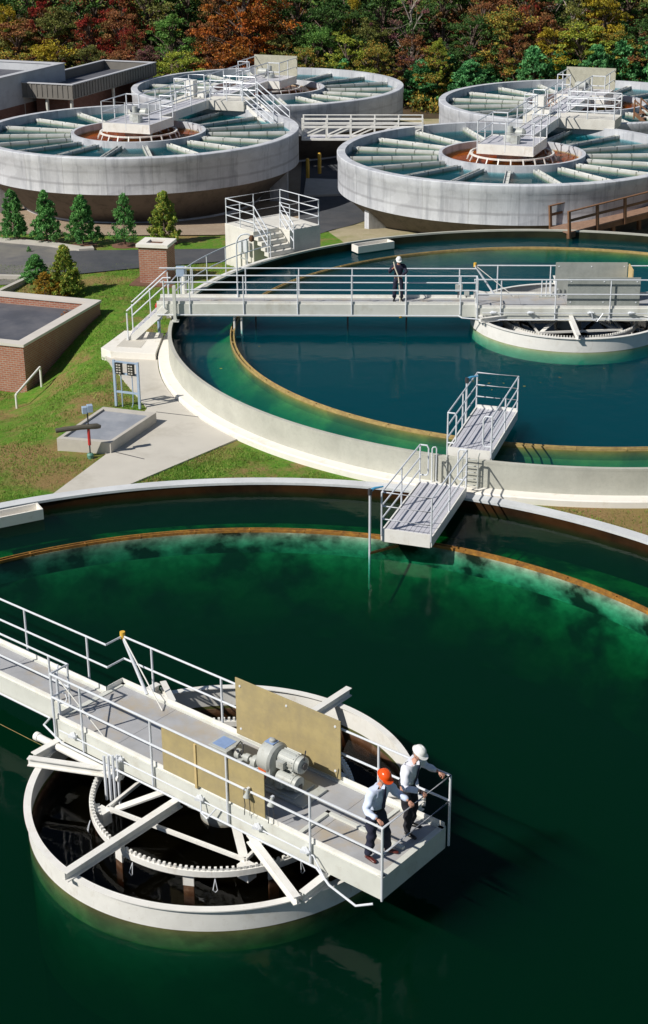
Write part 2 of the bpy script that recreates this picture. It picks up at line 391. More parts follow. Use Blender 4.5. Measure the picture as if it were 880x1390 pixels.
def leafmat(name, cols, rough=.6, second=(.10, .16, .035), mixamt=.5):
    m, nt, b = nodes(name); ge = N(nt, 'ShaderNodeNewGeometry'); v = coords(nt)
    k = len(cols)
    ci = ramp(nt, ge.outputs['Random Per Island'], [(i / max(1, k - 1), c) for i, c in enumerate(cols)])
    big = ramp(nt, noise(nt, v, 1.1, 5, .6), [(.35, (.6, .6, .6)), (.65, (1.2, 1.2, 1.2))])
    tint = ramp(nt, noise(nt, v, .45, 5, .6), [(.46, (0, 0, 0)), (.62, (mixamt,) * 3)])
    ci = mixc(nt, tint, ci, second)
    c = mixc(nt, 1.0, ci, big, 'MULTIPLY')
    nt.links.new(c, b.inputs['Base Color']); b.inputs['Roughness'].default_value = rough; b.inputs['Specular IOR Level'].default_value = .25
    # thin leaves let a little light through
    out = [n for n in nt.nodes if n.type == 'OUTPUT_MATERIAL'][0]
    tl = N(nt, 'ShaderNodeBsdfTranslucent'); nt.links.new(c, tl.inputs[0])
    mx = N(nt, 'ShaderNodeMixShader'); mx.inputs[0].default_value = .25
    nt.links.new(b.outputs[0], mx.inputs[1]); nt.links.new(tl.outputs[0], mx.inputs[2]); nt.links.new(mx.outputs[0], out.inputs['Surface'])
    return m
LEAF = {
 'dark':   leafmat('dark green leaves', [(0.027, 0.077, 0.023), (0.067, 0.156, 0.039), (0.122, 0.245, 0.056)]),
 'green':  leafmat('green leaves', [(0.071, 0.190, 0.035), (0.143, 0.333, 0.071), (0.262, 0.451, 0.095)]),
 'lime':   leafmat('yellow green leaves', [(0.182, 0.272, 0.034), (0.388, 0.478, 0.068), (0.660, 0.637, 0.090)]),
 'gold':   leafmat('golden leaves', [(0.235, 0.168, 0.016), (0.572, 0.388, 0.034), (0.660, 0.606, 0.050)]),
 'orange': leafmat('orange leaves', [(0.235, 0.060, 0.020), (0.537, 0.143, 0.026), (0.660, 0.235, 0.033)]),
 'rust':   leafmat('rust brown leaves', [(0.160, 0.068, 0.035), (0.343, 0.126, 0.057), (0.501, 0.228, 0.081)]),
 'red':    leafmat('red leaves', [(0.117, 0.017, 0.015), (0.322, 0.032, 0.027), (0.556, 0.073, 0.044)], mixamt=.8),
 'purple': leafmat('dull mauve leaves', [(0.123, 0.041, 0.062), (0.248, 0.091, 0.104), (0.329, 0.165, 0.144)]),
 'mixed':  leafmat('mixed autumn leaves', [(0.083, 0.165, 0.041), (0.249, 0.332, 0.056), (0.551, 0.276, 0.056), (0.660, 0.497, 0.083)]),
 'olive':  leafmat('olive leaves', [(0.104, 0.115, 0.033), (0.206, 0.229, 0.059), (0.366, 0.343, 0.091)]),
 'pine':   leafmat('blue green needles', [(0.039, 0.171, 0.060), (0.106, 0.370, 0.132), (0.238, 0.582, 0.212)]),
 'spruce': leafmat('green needles', [(0.061, 0.182, 0.049), (0.121, 0.365, 0.101), (0.243, 0.567, 0.142)]),
 'spruce_yellow': leafmat('yellowing needles', [(0.099, 0.232, 0.050), (0.332, 0.464, 0.066), (0.620, 0.531, 0.099)]),
 'bushgold': leafmat('gold bush leaves', [(0.140, 0.140, 0.020), (0.420, 0.220, 0.020), (0.550, 0.340, 0.040)]),
}
CL = {}
def cloth(name, col, rough=.85): return plain(name, col, rough, .08, 12)
CL['shirt_blue'] = cloth('pale blue shirt', (.62, .70, .88)); CL['shirt_white'] = cloth('white shirt', (.72, .74, .82))
CL['navy'] = cloth('navy cloth', (.015, .017, .04)); CL['black'] = cloth('black cloth', (.012, .012, .018))
CL['skin'] = plain('skin', (.52, .27, .19), .55, .06, 20); CL['skin'].node_tree.nodes['Principled BSDF'].inputs['Subsurface Weight'].default_value = .1
CL['shoe'] = plain('brown leather', (.10, .022, .018), .3); CL['shoe_black'] = plain('black leather', (.012, .012, .012), .3)
CL['helmet_orange'] = plain('orange helmet', (.80, .09, .01), .25, .02); CL['helmet_white'] = plain('white helmet', (.8, .8, .78), .25, .02)
CL['hair'] = plain('grey hair', (.2, .17, .15), .8); CL['tie'] = cloth('dark tie', (.02, .02, .06), .6)

# ------------------------------------------------------------------ layout
T1 = Vector((-1.98, 24.33)); R1, Z1, W1 = 14.96, -.85, -1.11     # near tank: centre, radius, rim, water level
T2 = Vector((8.6, 51.72)); R2, Z2, W2 = 14.06, 0.0, -.32
G = -1.0
TB = [(-9.3, 77.7), (-3.2, 92.9), (8.9, 70.9), (14.8, 86.2)]; RB, ZB = 8.15, 2.54
def sstep(t): t = max(0, min(1, t)); return t * t * (3 - 2 * t)
def gh(x, y):
    h = G - 1.5 * sstep((-7.4 - x) / 3.6) * math.exp(-((y - 50.5) / 6.5) ** 2)
    h -= 1.0 * sstep((y - 68.2) / 9)
    if y > 110: h += .10 * (y - 110)
    return h
def circ(c, r, a0, a1, n):
    return [(c[0] + r * math.cos(R(a0 + (a1 - a0) * i / n)), c[1] + r * math.sin(R(a0 + (a1 - a0) * i / n))) for i in range(n + 1)]

# ------------------------------------------------------------------ ground with round openings for the two sunken tanks
def ground():
    pts, edges = [], []
    for c, r in ((T1, R1 - .08), (T2, R2 - .08)):
        n = 120; b0 = len(pts)
        for i in range(n): pts.append(Vector((c.x + r * math.cos(2 * math.pi * i / n), c.y + r * math.sin(2 * math.pi * i / n))))
        edges += [(b0 + i, b0 + (i + 1) % n) for i in range(n)]
    def free(x, y): return math.hypot(x - T1.x, y - T1.y) > R1 + .3 and math.hypot(x - T2.x, y - T2.y) > R2 + .3
    for i in range(-35, 41):
        for j in range(0, 76):
            x, y = i * 1.3, j * 2.0
            if free(x, y): pts.append(Vector((x, y)))
    for i in range(-12, -4):
        for j in range(20, 32):
            x, y = i * 1.3 + .65, j * 2.0 + 1
            if free(x, y): pts.append(Vector((x, y)))
    for x in (-1500, -600, -200, -90, 100, 200, 600, 1500):
        for y in (-600, -200, -60, 60, 150, 300, 800, 2500): pts.append(Vector((x, y)))
    for x in (-40, 0, 40):
        for y in (-600, -200, -60, 300, 800, 2500): pts.append(Vector((x, y)))
    v, e, f, *_ = delaunay_2d_cdt(pts, edges, [], 0, 1e-4)
    mb = MB(); vs = [mb.bm.verts.new((p.x, p.y, gh(p.x, min(p.y, 160)))) for p in v]
    for t in f:
        cx = sum(v[i].x for i in t) / len(t); cy = sum(v[i].y for i in t) / len(t)
        if math.hypot(cx - T1.x, cy - T1.y) < R1 - .1 or math.hypot(cx - T2.x, cy - T2.y) < R2 - .1: continue
        mb.bm.faces.new([vs[i] for i in t])
    o = mb.build('ground', M['grass'], norm=False)
    return setting(o)
ground()
def sheet(name, poly, z, mat, th=None, kind='structure'):
    mb = MB(); mb.prism(poly, z - th, z)
    return setting(mb.build(name, mat), kind)
def drape(name, poly, dz, mat, step=2.0):
    n = len(poly); pts = [Vector((p[0], p[1])) for p in poly]; ed = []
    B = []
    for i in range(n):
        a, b = pts[i], pts[(i + 1) % n]; k = max(1, int((b - a).length / step))
        B += [a.lerp(b, j / k) for j in range(k)]
    m = len(B); ed = [(i, (i + 1) % m) for i in range(m)]
    def inside(x, y):
        c = False
        for i in range(n):
            a, b = pts[i], pts[i - 1]
            if (a.y > y) != (b.y > y) and x < (b.x - a.x) * (y - a.y) / (b.y - a.y) + a.x: c = not c
        return c
    xs = [p.x for p in pts]; ys = [p.y for p in pts]
    x = min(xs) + step / 2
    while x < max(xs):
        y = min(ys) + step / 2
        while y < max(ys):
            if inside(x, y): B.append(Vector((x, y)))
            y += step
        x += step
    v, e, f, *_ = delaunay_2d_cdt(B, ed, [], 0, 1e-4)
    mb = MB(); vs = [mb.bm.verts.new((p.x, p.y, gh(p.x, p.y) + dz)) for p in v]
    for t in f:
        cx = sum(v[i].x for i in t) / len(t); cy = sum(v[i].y for i in t) / len(t)
        if inside(cx, cy): mb.bm.faces.new([vs[i] for i in t])
    return setting(mb.build(name, mat, norm=False))
drape('gravel', [(-45, 110), (-45, 72.5), (-16, 71.5), (-13, 69.9), (-9, 69.5), (-5, 69.4), (-2, 70.2), (-1.2, 74), (-1.2, 110)], .03, M['gravel'])
arc = circ(T2, R2 + .35, 118, 30, 30)
drape('dirt_ground', [(.3, 70.2), (2.2, 76), (3.5, 84), (4, 108), (45, 108), (45, 60), (24, 60)] + arc[::-1], .03, M['dirt'])
drape('woodland_floor', [(-90, 108), (90, 108), (90, 150), (-90, 150)], .05, M['litter'], 5)
drape('road', [(-11.3, 66.35), (-4.5, 66.5), (-2.3, 68.3), (-1.2, 74), (-1.2, 107), (4, 107), (3.5, 84), (2.2, 76), (.5, 71), (-.6, 68.6), (-2.6, 65.5), (-4.4, 64.2), (-8.5, 63.0), (-11.2, 62.2)], .045, M['asphalt'])
drape('side_road', [(-45, 71.5), (-14.8, 68.1), (-12.3, 67.2), (-11.3, 66.35), (-11.2, 62.2), (-12.4, 61.2), (-45, 56)], .03, M['oldroad'])
def kerb(name, pts, w=.32, h=.13, z=G, mat=None):
    mb = MB(); n = len(pts)
    L = []; 
    for i, p in enumerate(pts):
        a = Vector(pts[max(0, i - 1)]); b = Vector(pts[min(n - 1, i + 1)]); d = (b - a).normalized(); q = Vector((-d.y, d.x)) * w / 2
        L.append((Vector(p) - q, Vector(p) + q))
    prev = None
    for a, b in L:
        cur = [mb.bm.verts.new((a.x, a.y, z - .1)), mb.bm.verts.new((b.x, b.y, z - .1)), mb.bm.verts.new((b.x, b.y, z + h)), mb.bm.verts.new((a.x, a.y, z + h))]
        if prev:
            for k in range(4): mb.bm.faces.new([prev[k], prev[(k + 1) % 4], cur[(k + 1) % 4], cur[k]])
        else: mb.bm.faces.new(cur)
        prev = cur
    mb.bm.faces.new(prev[::-1])
    return setting(mb.build(name, mat or M['kerb']))
kerb('kerb', [(-45, 71.8), (-14.8, 68.35), (-12.3, 67.4), (-10.8, 66.5), (-10.3, 66.65)], .5)
sheet('pavement', [(-1.0, 82.0), (1.8, 82.4), (2.6, 86), (-.9, 86.7)], G - .85, M['kerb'], .3)

# concrete path and pad beside the blue tank
fa = [at(x, y, -.95) for x, y in ((142, 481), (152, 496), (200, 554), (150, 612), (68, 673))]
fb = [at(x, y, -.95) for x, y in ((160, 664), (276, 572))]
arcp = circ(T2, R2 + .40, 219, 178, 20)
poly = [(p.x, p.y) for p in fa[::-1]]
poly = [(fa[0].x, fa[0].y), (fa[1].x, fa[1].y), (fa[2].x, fa[2].y), (fa[3].x, fa[3].y), (fa[4].x, fa[4].y), (fb[0].x, fb[0].y)] + [p for p in arcp if p[1] < 53.2]
sheet('path', poly, -.95, M['path'], .12); poly_path = poly
pp = [at(x, y, -.72) for x, y in ((137, 472), (150, 477), (211, 480), (222, 452), (191, 449.5), (169, 448.5))]
t = MB(); t.prism([(p.x, p.y) for p in pp], -1.6, -.72)
pad = tag(t.build('concrete_pad', M['footing'], bevel=.01), 'raised bright concrete pad at the foot of the walkway stairs', 'concrete pad')
q = [at(x, y, -.712) for x, y in ((158, 470), (191, 472), (199, 462), (170, 459))]
t = MB(); t.prism([(p.x, p.y) for p in q], -.725, -.712); t.build('hatch', M['path'], pad)
# joints cut in the path
mbj = MB()
for (a, b) in (((212, 559), (272, 566)), ((150, 612), (196, 623))):
    A, B = at(*a, -.947), at(*b, -.947); mbj.bar(A, B, .035, .004)
mbj.build('joint', M['dark']).parent = bpy.data.objects['path']

# ------------------------------------------------------------------ round sunken tanks
def sunk_tank(label, c, Rr, Z, W, lr, foot, mats, depth=4.2):
    root = thing('clarifier_tank', label, 'tank', (c.x, c.y, Z), 0, 'sunken round clarifier tanks')
    w = W - Z
    wt = .12 if foot else .30
    MB().ring([(Rr - wt, -.06), (Rr, -.06), (Rr, -1.3 if foot else -.6), (Rr - wt, -1.3 if foot else -.6)], 200).build('outer_wall', M[mats[0]], root, smooth=True)
    co = .004 if foot else .03
    MB().ring([(Rr - wt - co, -.07), (Rr + co, -.07), (Rr + co, 0), (Rr - wt - co, 0)], 200).build('coping', M[mats[1]], root, smooth=True)
    MB().ring([(Rr - wt - .012, -.075), (Rr - wt + .1, -.075), (Rr - wt + .1, w - depth), (Rr - wt - .012, w - depth)], 200).build('inner_wall', M[mats[2]], root, smooth=True)
    if foot:
        MB().ring([(Rr - .05, -.78), (Rr + .34, -.80), (Rr + .37, -.83), (Rr + .37, -1.3), (Rr - .05, -1.3)], 200).build('footing', M['footing'], root, smooth=True)
    MB().lathe([(0, w - depth - .9), (Rr - .15, w - depth)], 96).build('tank_floor', M['floor'], root)
    # launder channel: a submerged ring wall on a shelf, with a stained weir along the water line
    sh = .30 if foot else .60
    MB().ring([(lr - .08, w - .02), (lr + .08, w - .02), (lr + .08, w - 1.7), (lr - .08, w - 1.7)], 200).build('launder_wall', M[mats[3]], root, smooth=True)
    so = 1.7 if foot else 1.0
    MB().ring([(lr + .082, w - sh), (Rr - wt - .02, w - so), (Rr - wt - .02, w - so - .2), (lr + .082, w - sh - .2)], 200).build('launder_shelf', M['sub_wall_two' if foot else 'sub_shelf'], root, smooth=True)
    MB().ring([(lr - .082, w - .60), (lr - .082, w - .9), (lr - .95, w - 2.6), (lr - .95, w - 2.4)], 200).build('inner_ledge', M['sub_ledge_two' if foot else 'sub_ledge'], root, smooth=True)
    wm = MB()
    for rr in (lr - .06, lr + .06): wm.ring([(rr - .016, w - .12), (rr + .016, w - .12), (rr + .016, w + .055), (rr - .016, w + .055)], 200)
    for k in range(52):
        a = 2 * math.pi * k / 52
        wm.box((lr * math.cos(a), lr * math.sin(a), w + .02), (.17, .04, .05), a)
    wm.build('weir', M[mats[4]], root)
    return root
tank1 = sunk_tank('near round tank of dark green water, its pale rim flush with the grass', T1, R1, Z1, W1, 11.95, False, ('coping', 'coping', 'inner_wall', 'sub_wall', 'weir'))
tank2 = sunk_tank('round tank of blue water with a beige outer wall on a white footing', T2, R2, Z2, W2, 11.82, True, ('tank_beige', 'tank_beige', 'inner_wall_two', 'sub_wall_two', 'weir_two'))
def water_body(name, c, r1, W, depth, mat):
    mb = MB(); mb.lathe([(0, W - depth), (r1, W - depth), (r1, W), (0, W)], 128)
    o = mb.build(name, M[mat]); o.location = (c[0], c[1], 0)
    return setting(o)
def water_round(c, Rr, W, depth, mat, h, rh):
    """tank water with a round opening at h for the centre well"""
    mb = MB(); L = [[], [], [], []]
    for k in range(160):
        a = 2 * math.pi * k / 160; ca, sa = math.cos(a), math.sin(a)
        for l, r_, x, y, z in ((L[0], Rr, 0, 0, W), (L[1], rh, h[0] - c.x, h[1] - c.y, W), (L[2], Rr, 0, 0, W - depth), (L[3], rh, h[0] - c.x, h[1] - c.y, W - depth)):
            l.append(mb.bm.verts.new((x + r_ * ca, y + r_ * sa, z)))
    bo, bi, ho, hi_ = L
    for k in range(160):
        j = (k + 1) % 160
        for f in ([bo[k], bo[j], bi[j], bi[k]], [ho[j], ho[k], hi_[k], hi_[j]], [bo[j], bo[k], ho[k], ho[j]], [bi[k], bi[j], hi_[j], hi_[k]]): mb.bm.faces.new(f)
    o = mb.build('water', M[mat]); o.location = (c.x, c.y, 0)
    return setting(o)
KN = .98                                   # the near bridge, its well and its load sit a little closer to the lens
def nearer(v): return Vector((v[0] * KN, v[1] * KN, CAMH + (v[2] - CAMH) * KN))
H1 = nearer((T1.x, T1.y, -.35)); H2 = (T2.x + .3, T2.y + .70)
water_round(T1, R1 - .2, W1, 5.1, 'water_one', H1, 3.57)
water_body('well_water', H1, 3.565, W1 - .13, 4.7, 'water_well')
water_round(T2, R2 - .08, W2, 5.1, 'water_two', H2, 3.54)
water_body('well_water', H2, 3.50, W2 - .13, 4.7, 'water_well')

# ------------------------------------------------------------------ rails
def railing(parent, runs, posts, heights=(1.07, .55), r=.024, z0=0, drop=.0, name='railing', mat='rail'):
    mb = MB()
    for run in runs:
        for h in heights:
            pts = [(p[0], p[1], (p[2] if len(p) > 2 else z0) + h) for p in run]
            mb.tube(pts, r, 8)
    for p in posts:
        z = p[2] if len(p) > 2 else z0
        mb.tube([(p[0], p[1], z - drop), (p[0], p[1], z + max(heights))], r * .98, 8)
    return mb.build(name, M[mat], parent, smooth=True)

# ------------------------------------------------------------------ bridges with the drive platform at the tank centre
def bridge(label, loc, rz, u0, pipe=True):
    root = thing('walkway_bridge', label, 'walkway', loc, rz, 'walkway bridges over the sunken tanks')
    n0, n1, w0, w1, ue, uj = -.62, .30, -1.06, .78, 4.60, -3.46
    d = MB(); u = u0
    while u < uj - .02:
        x = min(u + 1.9, uj); d.b(u + .004, x - .004, n0, n1, -.045, 0); u = x
    u = uj
    while u < ue - .02:
        x = min(u + 1.6, ue - .02); d.b(u + .004, x - .004, w0 + .01, w1 - .01, -.045, .0); u = x
    d.build('deck', M['deck'], root)
    # raised plates and steps on the drive platform
    s = MB(); s.b(2.7, 2.78, -1.0, -.15, .002, .05).b(2.7, 4.4, -.22, -.15, .002, .05).b(3.6, 3.68, -.22, .7, .002, .03)
    s.build('step_trim', M['fascia'], root)
    def beam(a, b, o, nm='beam'):
        # channel: web plus flanges
        mb = MB(); du = Vector((b[0] - a[0], b[1] - a[1], 0)).normalized(); nn = Vector((-du.y, du.x, 0)) * o
        A, B = Vector((a[0], a[1], -.20)), Vector((b[0], b[1], -.20))
        mb.bar(A, B, .03, .44)
        for z in (.01, -.41): mb.bar(A + nn * .045 + Vector((0, 0, z + .2)), B + nn * .045 + Vector((0, 0, z + .2)), .11, .022)
        return mb.build(nm, M['fascia'], root)
    beam((u0, n0 - .015), (uj, n0 - .015), 1); beam((u0, n1 + .015), (uj, n1 + .015), -1)
    beam((uj, w0), (ue, w0), 1); beam((uj, w1), (ue, w1), -1)
    beam((ue, w0 + .016), (ue, w1 - .016), 1, 'end_beam'); beam((uj, w0 + .016), (uj, w1 - .016), -1, 'cross_beam')
    k = MB(); k.b(u0, uj, n0 - .004, n0 + .008, .02, .12).b(u0, uj, n1 - .008, n1 + .004, .02, .12)
    k.b(uj, ue, w0 + .022, w0 + .034, .02, .12).b(uj, ue, w1 - .034, w1 - .022, .02, .12).b(uj, uj + .012, n1 + .02, w1 - .04, 0, .12).b(uj, uj + .012, w0 + .04, n0 - .02, 0, .12)
    k.build('kick_plate', M['white_steel'], root)
    ps = [uj + .02, -2.62, -.72, 1.18, 3.1]
    railing(root, [[(uj + .02, w0 - .07), (ue + .05, w0 - .07), (ue + .05, w1 + .04), (uj + .02, w1 + .04), (uj + .02, n1 + .05), (u0, n1 + .05)]],
            [(x, w0 - .06) for x in ps] + [(x, w1 + .04) for x in ps[1:]] + [(ue + .05, w0 - .07), (ue + .05, w1 + .04), (ue + .05, (w0 + w1) / 2)][:2] , drop=.38)
    np_ = []; x = uj - .55
    while x > u0: np_.append(x); x -= 1.92
    railing(root, [[(uj + .02, w0 - .07), (uj + .02, n0 - .05), (u0 + 1.0, n0 - .05)]], [(x, n0 - .05) for x in np_] + [(uj + .0, n0 - .05)], drop=.32)
    for x in np_: railing(root, [], [(x, n1 + .05)], drop=.25, name='rail_post')
    # cable trays, conduit and the scum pipe slung below the deck edge
    c = MB()
    c.tube([(u0, n0 - .10, -.36), (uj - .6, n0 - .10, -.36), (uj - .5, n0 - .35, -.36), (uj + .3, w0 - .14, -.36), (3.3, w0 - .14, -.30), (3.6, w0 - .17, -.5), (4.2, w0 - .2, -.62), (4.45, w0 - .05, -.55)], .022, 8)
    c.tube([(uj + .2, w0 - .10, -.12), (1.6, w0 - .10, -.12), (3.2, w0 - .10, -.12), (3.5, w0 - .16, -.42)], .014, 6)
    c.tube([(.55, w0 - .1, -.1), (.60, w0 - .16, -.34), (.75, w0 - .16, -.4), (.95, w0 - .12, -.12)], .016, 6)
    for x in (-2.9, -1.6, .5, 1.9, 3.0): c.box((x, w0 - .07, -.12), (.16, .12, .05), .3); c.box((x + .05, w0 - .1, -.08), (.05, .2, .03), 1.0)
    c.build('conduit', M['rail'], root, smooth=True)
    if not pipe: return root
    pz = MB(); pz.tube([(uj - .45, w0 - .12, -.52), (uj - .4, w0 - .12, -.52), (-2.0, w0 - .12, -.52), (-1.6, w0 - .10, -.55)], .075, 14)
    pz.tube([(uj - .52, w0 - .12, -.52), (uj - .42, w0 - .12, -.52)], .09, 14)
    pz.build('scum_pipe', M['white_steel'], root, smooth=True)
    return root
E1 = math.atan2(-.632, .775)
bridge1 = bridge('walkway bridge over the dark green tank, ending in the platform where two men stand', (T1.x, T1.y, -.35), E1, -15.3)
DZ2 = .6
BX = .30
bridge2 = bridge('long straight walkway bridge across the blue tank with a man in navy standing on it', (T2.x + BX, T2.y + .35, DZ2), R(-2.3), -14.8, False)

# ------------------------------------------------------------------ centre wells hung under the bridges
def centre_well(label, loc, rz, zr=-.65, zw=-1.10, full=True):
    root = thing('centre_well', label, 'centre well', loc, rz, 'white ring wells at the tank centres')
    Rw = 3.69
    MB().ring([(Rw - .035, zr), (Rw, zr), (Rw, zw + .015), (Rw - .035, zw + .015)], 160).build('ring_wall', M['white_steel'], root, smooth=True)
    MB().ring([(Rw - .09, zr), (Rw + .05, zr), (Rw + .05, zr + .022), (Rw - .09, zr + .022)], 160).build('rim_flange', M['white_steel'], root, smooth=True)
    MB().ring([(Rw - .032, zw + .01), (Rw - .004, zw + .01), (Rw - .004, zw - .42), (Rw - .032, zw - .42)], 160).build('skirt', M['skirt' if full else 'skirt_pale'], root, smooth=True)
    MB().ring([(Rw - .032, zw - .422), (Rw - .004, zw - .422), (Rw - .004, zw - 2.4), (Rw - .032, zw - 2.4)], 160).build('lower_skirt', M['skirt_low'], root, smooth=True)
    MB().ring([(Rw - .050, zw - .06), (Rw - .037, zw - .06), (Rw - .037, zw - .9), (Rw - .050, zw - .9)], 160).build('shaded_stain_band', M['rust'], root, smooth=True)  # rust stain, its colour kept dark for the shadow inside the well
    zb = zr + .12; w0, w1 = -1.06, .78
    def arm(a, b, nm='arm', w=.15, h=.19, mat='white_steel'):
        return MB().ibeam((a[0], a[1], zb), (b[0], b[1], zb), w, h).build(nm, M[mat], root)
    arm((-.15, w0 + .05), (-.15, -3.86)); arm((-.15, w1 - .05), (-.15, 4.1))
    for su in (-1, 1):
        arm((su * 3.42, w0 + .02), (su * 3.42, -1.72)); arm((su * 3.42, w1 - .02), (su * 3.42, 1.72))
        arm((su * 1.62, w0 + .02), (su * 3.42, -1.80 - .06), 'diagonal_arm', .13, .17); arm((su * 1.62, w1 - .02), (su * 3.42, 1.86), 'diagonal_arm', .13, .17)
    # toothed gear ring on posts
    g = MB(); g.ring([(2.44, -.86), (2.53, -.86), (2.53, -.74), (2.44, -.74)], 128)
    for k in range(150):
        a = 2 * math.pi * k / 150; g.box((2.485 * math.cos(a), 2.485 * math.sin(a), -.71), (.05, .045, .07), a)
    g.build('gear_ring', M['white_steel'], root)
    for k in range(10):
        a = R(36 * k + 10)
        p = MB().box((2.44 * math.cos(a), 2.44 * math.sin(a), -.99), (.035, .2, .26), a).box((2.40 * math.cos(a), 2.40 * math.sin(a), -.90), (.12, .14, .02), a)
        p.build('post', M['white_steel'], root)
        MB().box((2.44 * math.cos(a), 2.44 * math.sin(a), -1.6), (.033, .19, .95), a).build('post_foot', M['rust'], root)
        # wire squeegee loops below the ring
        q = MB(); a2 = a + .2; cx, cy = math.cos(a2), math.sin(a2)
        q.tube([(2.56 * cx, 2.56 * cy, -.86), (2.62 * cx - .04 * cy, 2.62 * cy + .04 * cx, -1.06), (2.60 * cx, 2.60 * cy, -1.12), (2.62 * cx + .04 * cy, 2.62 * cy - .04 * cx, -1.06), (2.56 * cx, 2.56 * cy, -.86)], .008, 5)
        q.build('wire_loop', M['rail'], root)
    # turntable cage under the deck
    s = MB(); s.ring([(.75, -.50), (.95, -.50), (.95, -.62), (.75, -.62)], 48); s.cyl((0, 0, -1.3), (0, 0, -.45), .45, 24)
    s.build('turntable', M['motor'], root, smooth=True)
    for k in range(4):
        a = R(45 + 90 * k + 8)
        s = MB(); s.bar((.8 * math.cos(a), .8 * math.sin(a), -.52), (2.42 * math.cos(a), 2.42 * math.sin(a), -.92), .16, .035); s.bar((2.30 * math.cos(a), 2.30 * math.sin(a), -.80), (2.30 * math.cos(a), 2.30 * math.sin(a), -1.08), .26, .22)
        s.build('cage_arm', M['white_steel'], root)
    for k in range(4):
        a0, a1 = R(53 + 90 * k), R(143 + 90 * k)
        MB().bar((2.2 * math.cos(a0), 2.2 * math.sin(a0), -.78), (2.2 * math.cos(a1), 2.2 * math.sin(a1), -.78), .06, .07).build('tie_bar', M['white_steel'], root)
    if not full: return root
    f = MB()
    for k in range(4): f.b(-1.80 + .055 * k, -1.76 + .055 * k, -1.38 + .06 * k, -1.34 + .06 * k, -1.0 - .06 * k, -.02)
    f.build('strut_bundle', M['rail'], root)
    return root
well1 = centre_well('large white ring well with toothed gear ring in the dark green water', (T1.x, T1.y, -.35), E1)
well2 = centre_well('white ring well in the blue tank under the grey board enclosure', (H2[0], H2[1], DZ2), R(-2.3), -.43, W2 - DZ2, False)
well2.scale = (.965, .965, 1)

# ------------------------------------------------------------------ things on the bridges
def on1(name, label, cat, u, v, z=-.35, group=None, rz=0):
    c, s = math.cos(E1), math.sin(E1)
    return thing(name, label, cat, (T1.x + u * c - v * s, T1.y + u * s + v * c, z), E1 + rz, group)
E2 = R(-2.3)
def on2(name, label, cat, u, v, z=DZ2, group=None, rz=0):
    c, s = math.cos(E2), math.sin(E2)
    return thing(name, label, cat, (T2.x + BX + u * c - v * s, T2.y + .35 + u * s + v * c, z), E2 + rz, group)
def board(t, u, h0, h1, mat, th=.022, bolts=True):
    MB().b(-u, u, -th / 2, th / 2, h0, h1).build('sheet', M[mat], t, bevel=.004)
    if bolts:
        for x in (-u + .12, 0, u - .12):
            for z in (h0 + .15, h1 - .15):
                b = MB(); b.lathe([(0, th / 2 + .014), (.022, th / 2 + .012), (.026, th / 2)], 10, M=Matrix.Translation((x, 0, z)) @ Matrix.Rotation(math.pi / 2, 4, 'X'))
                b.build('bolt', M['rail'], t)
board(on1('plywood_panel', 'tan plywood panel against the far railing behind the gear motor', 'panel', 1.05, .70, group='screen panels round the drive machinery'), 1.28, .08, 1.32, 'ply')
t = on1('plywood_panel', 'tan plywood panel on the near railing in front of the gear motor', 'panel', .80, -1.085, group='screen panels round the drive machinery')
board(t, 1.25, .10, 1.03, 'ply', bolts=False)
MB().b(-.42, -.37, -.035, .03, .05, .98).build('batten', M['ply_edge'], t)
board(on2('grey_panel', 'grey board panel along the near railing of the blue tank drive platform', 'panel', .95, -.98, group='grey screen boards on the blue tank bridge'), 1.26, .08, 1.12, 'ply_grey')
board(on2('grey_panel', 'grey board panel along the far railing of the blue tank drive platform', 'panel', .72, .72, group='grey screen boards on the blue tank bridge'), 1.28, .08, 1.22, 'ply_grey')
t = on2('end_panel', 'tan edged end board closing the grey enclosure on its right side', 'panel', 2.05, .25)
MB().b(-.02, .02, -.45, .45, .06, 1.18).build('sheet', M['ply_edge'], t)

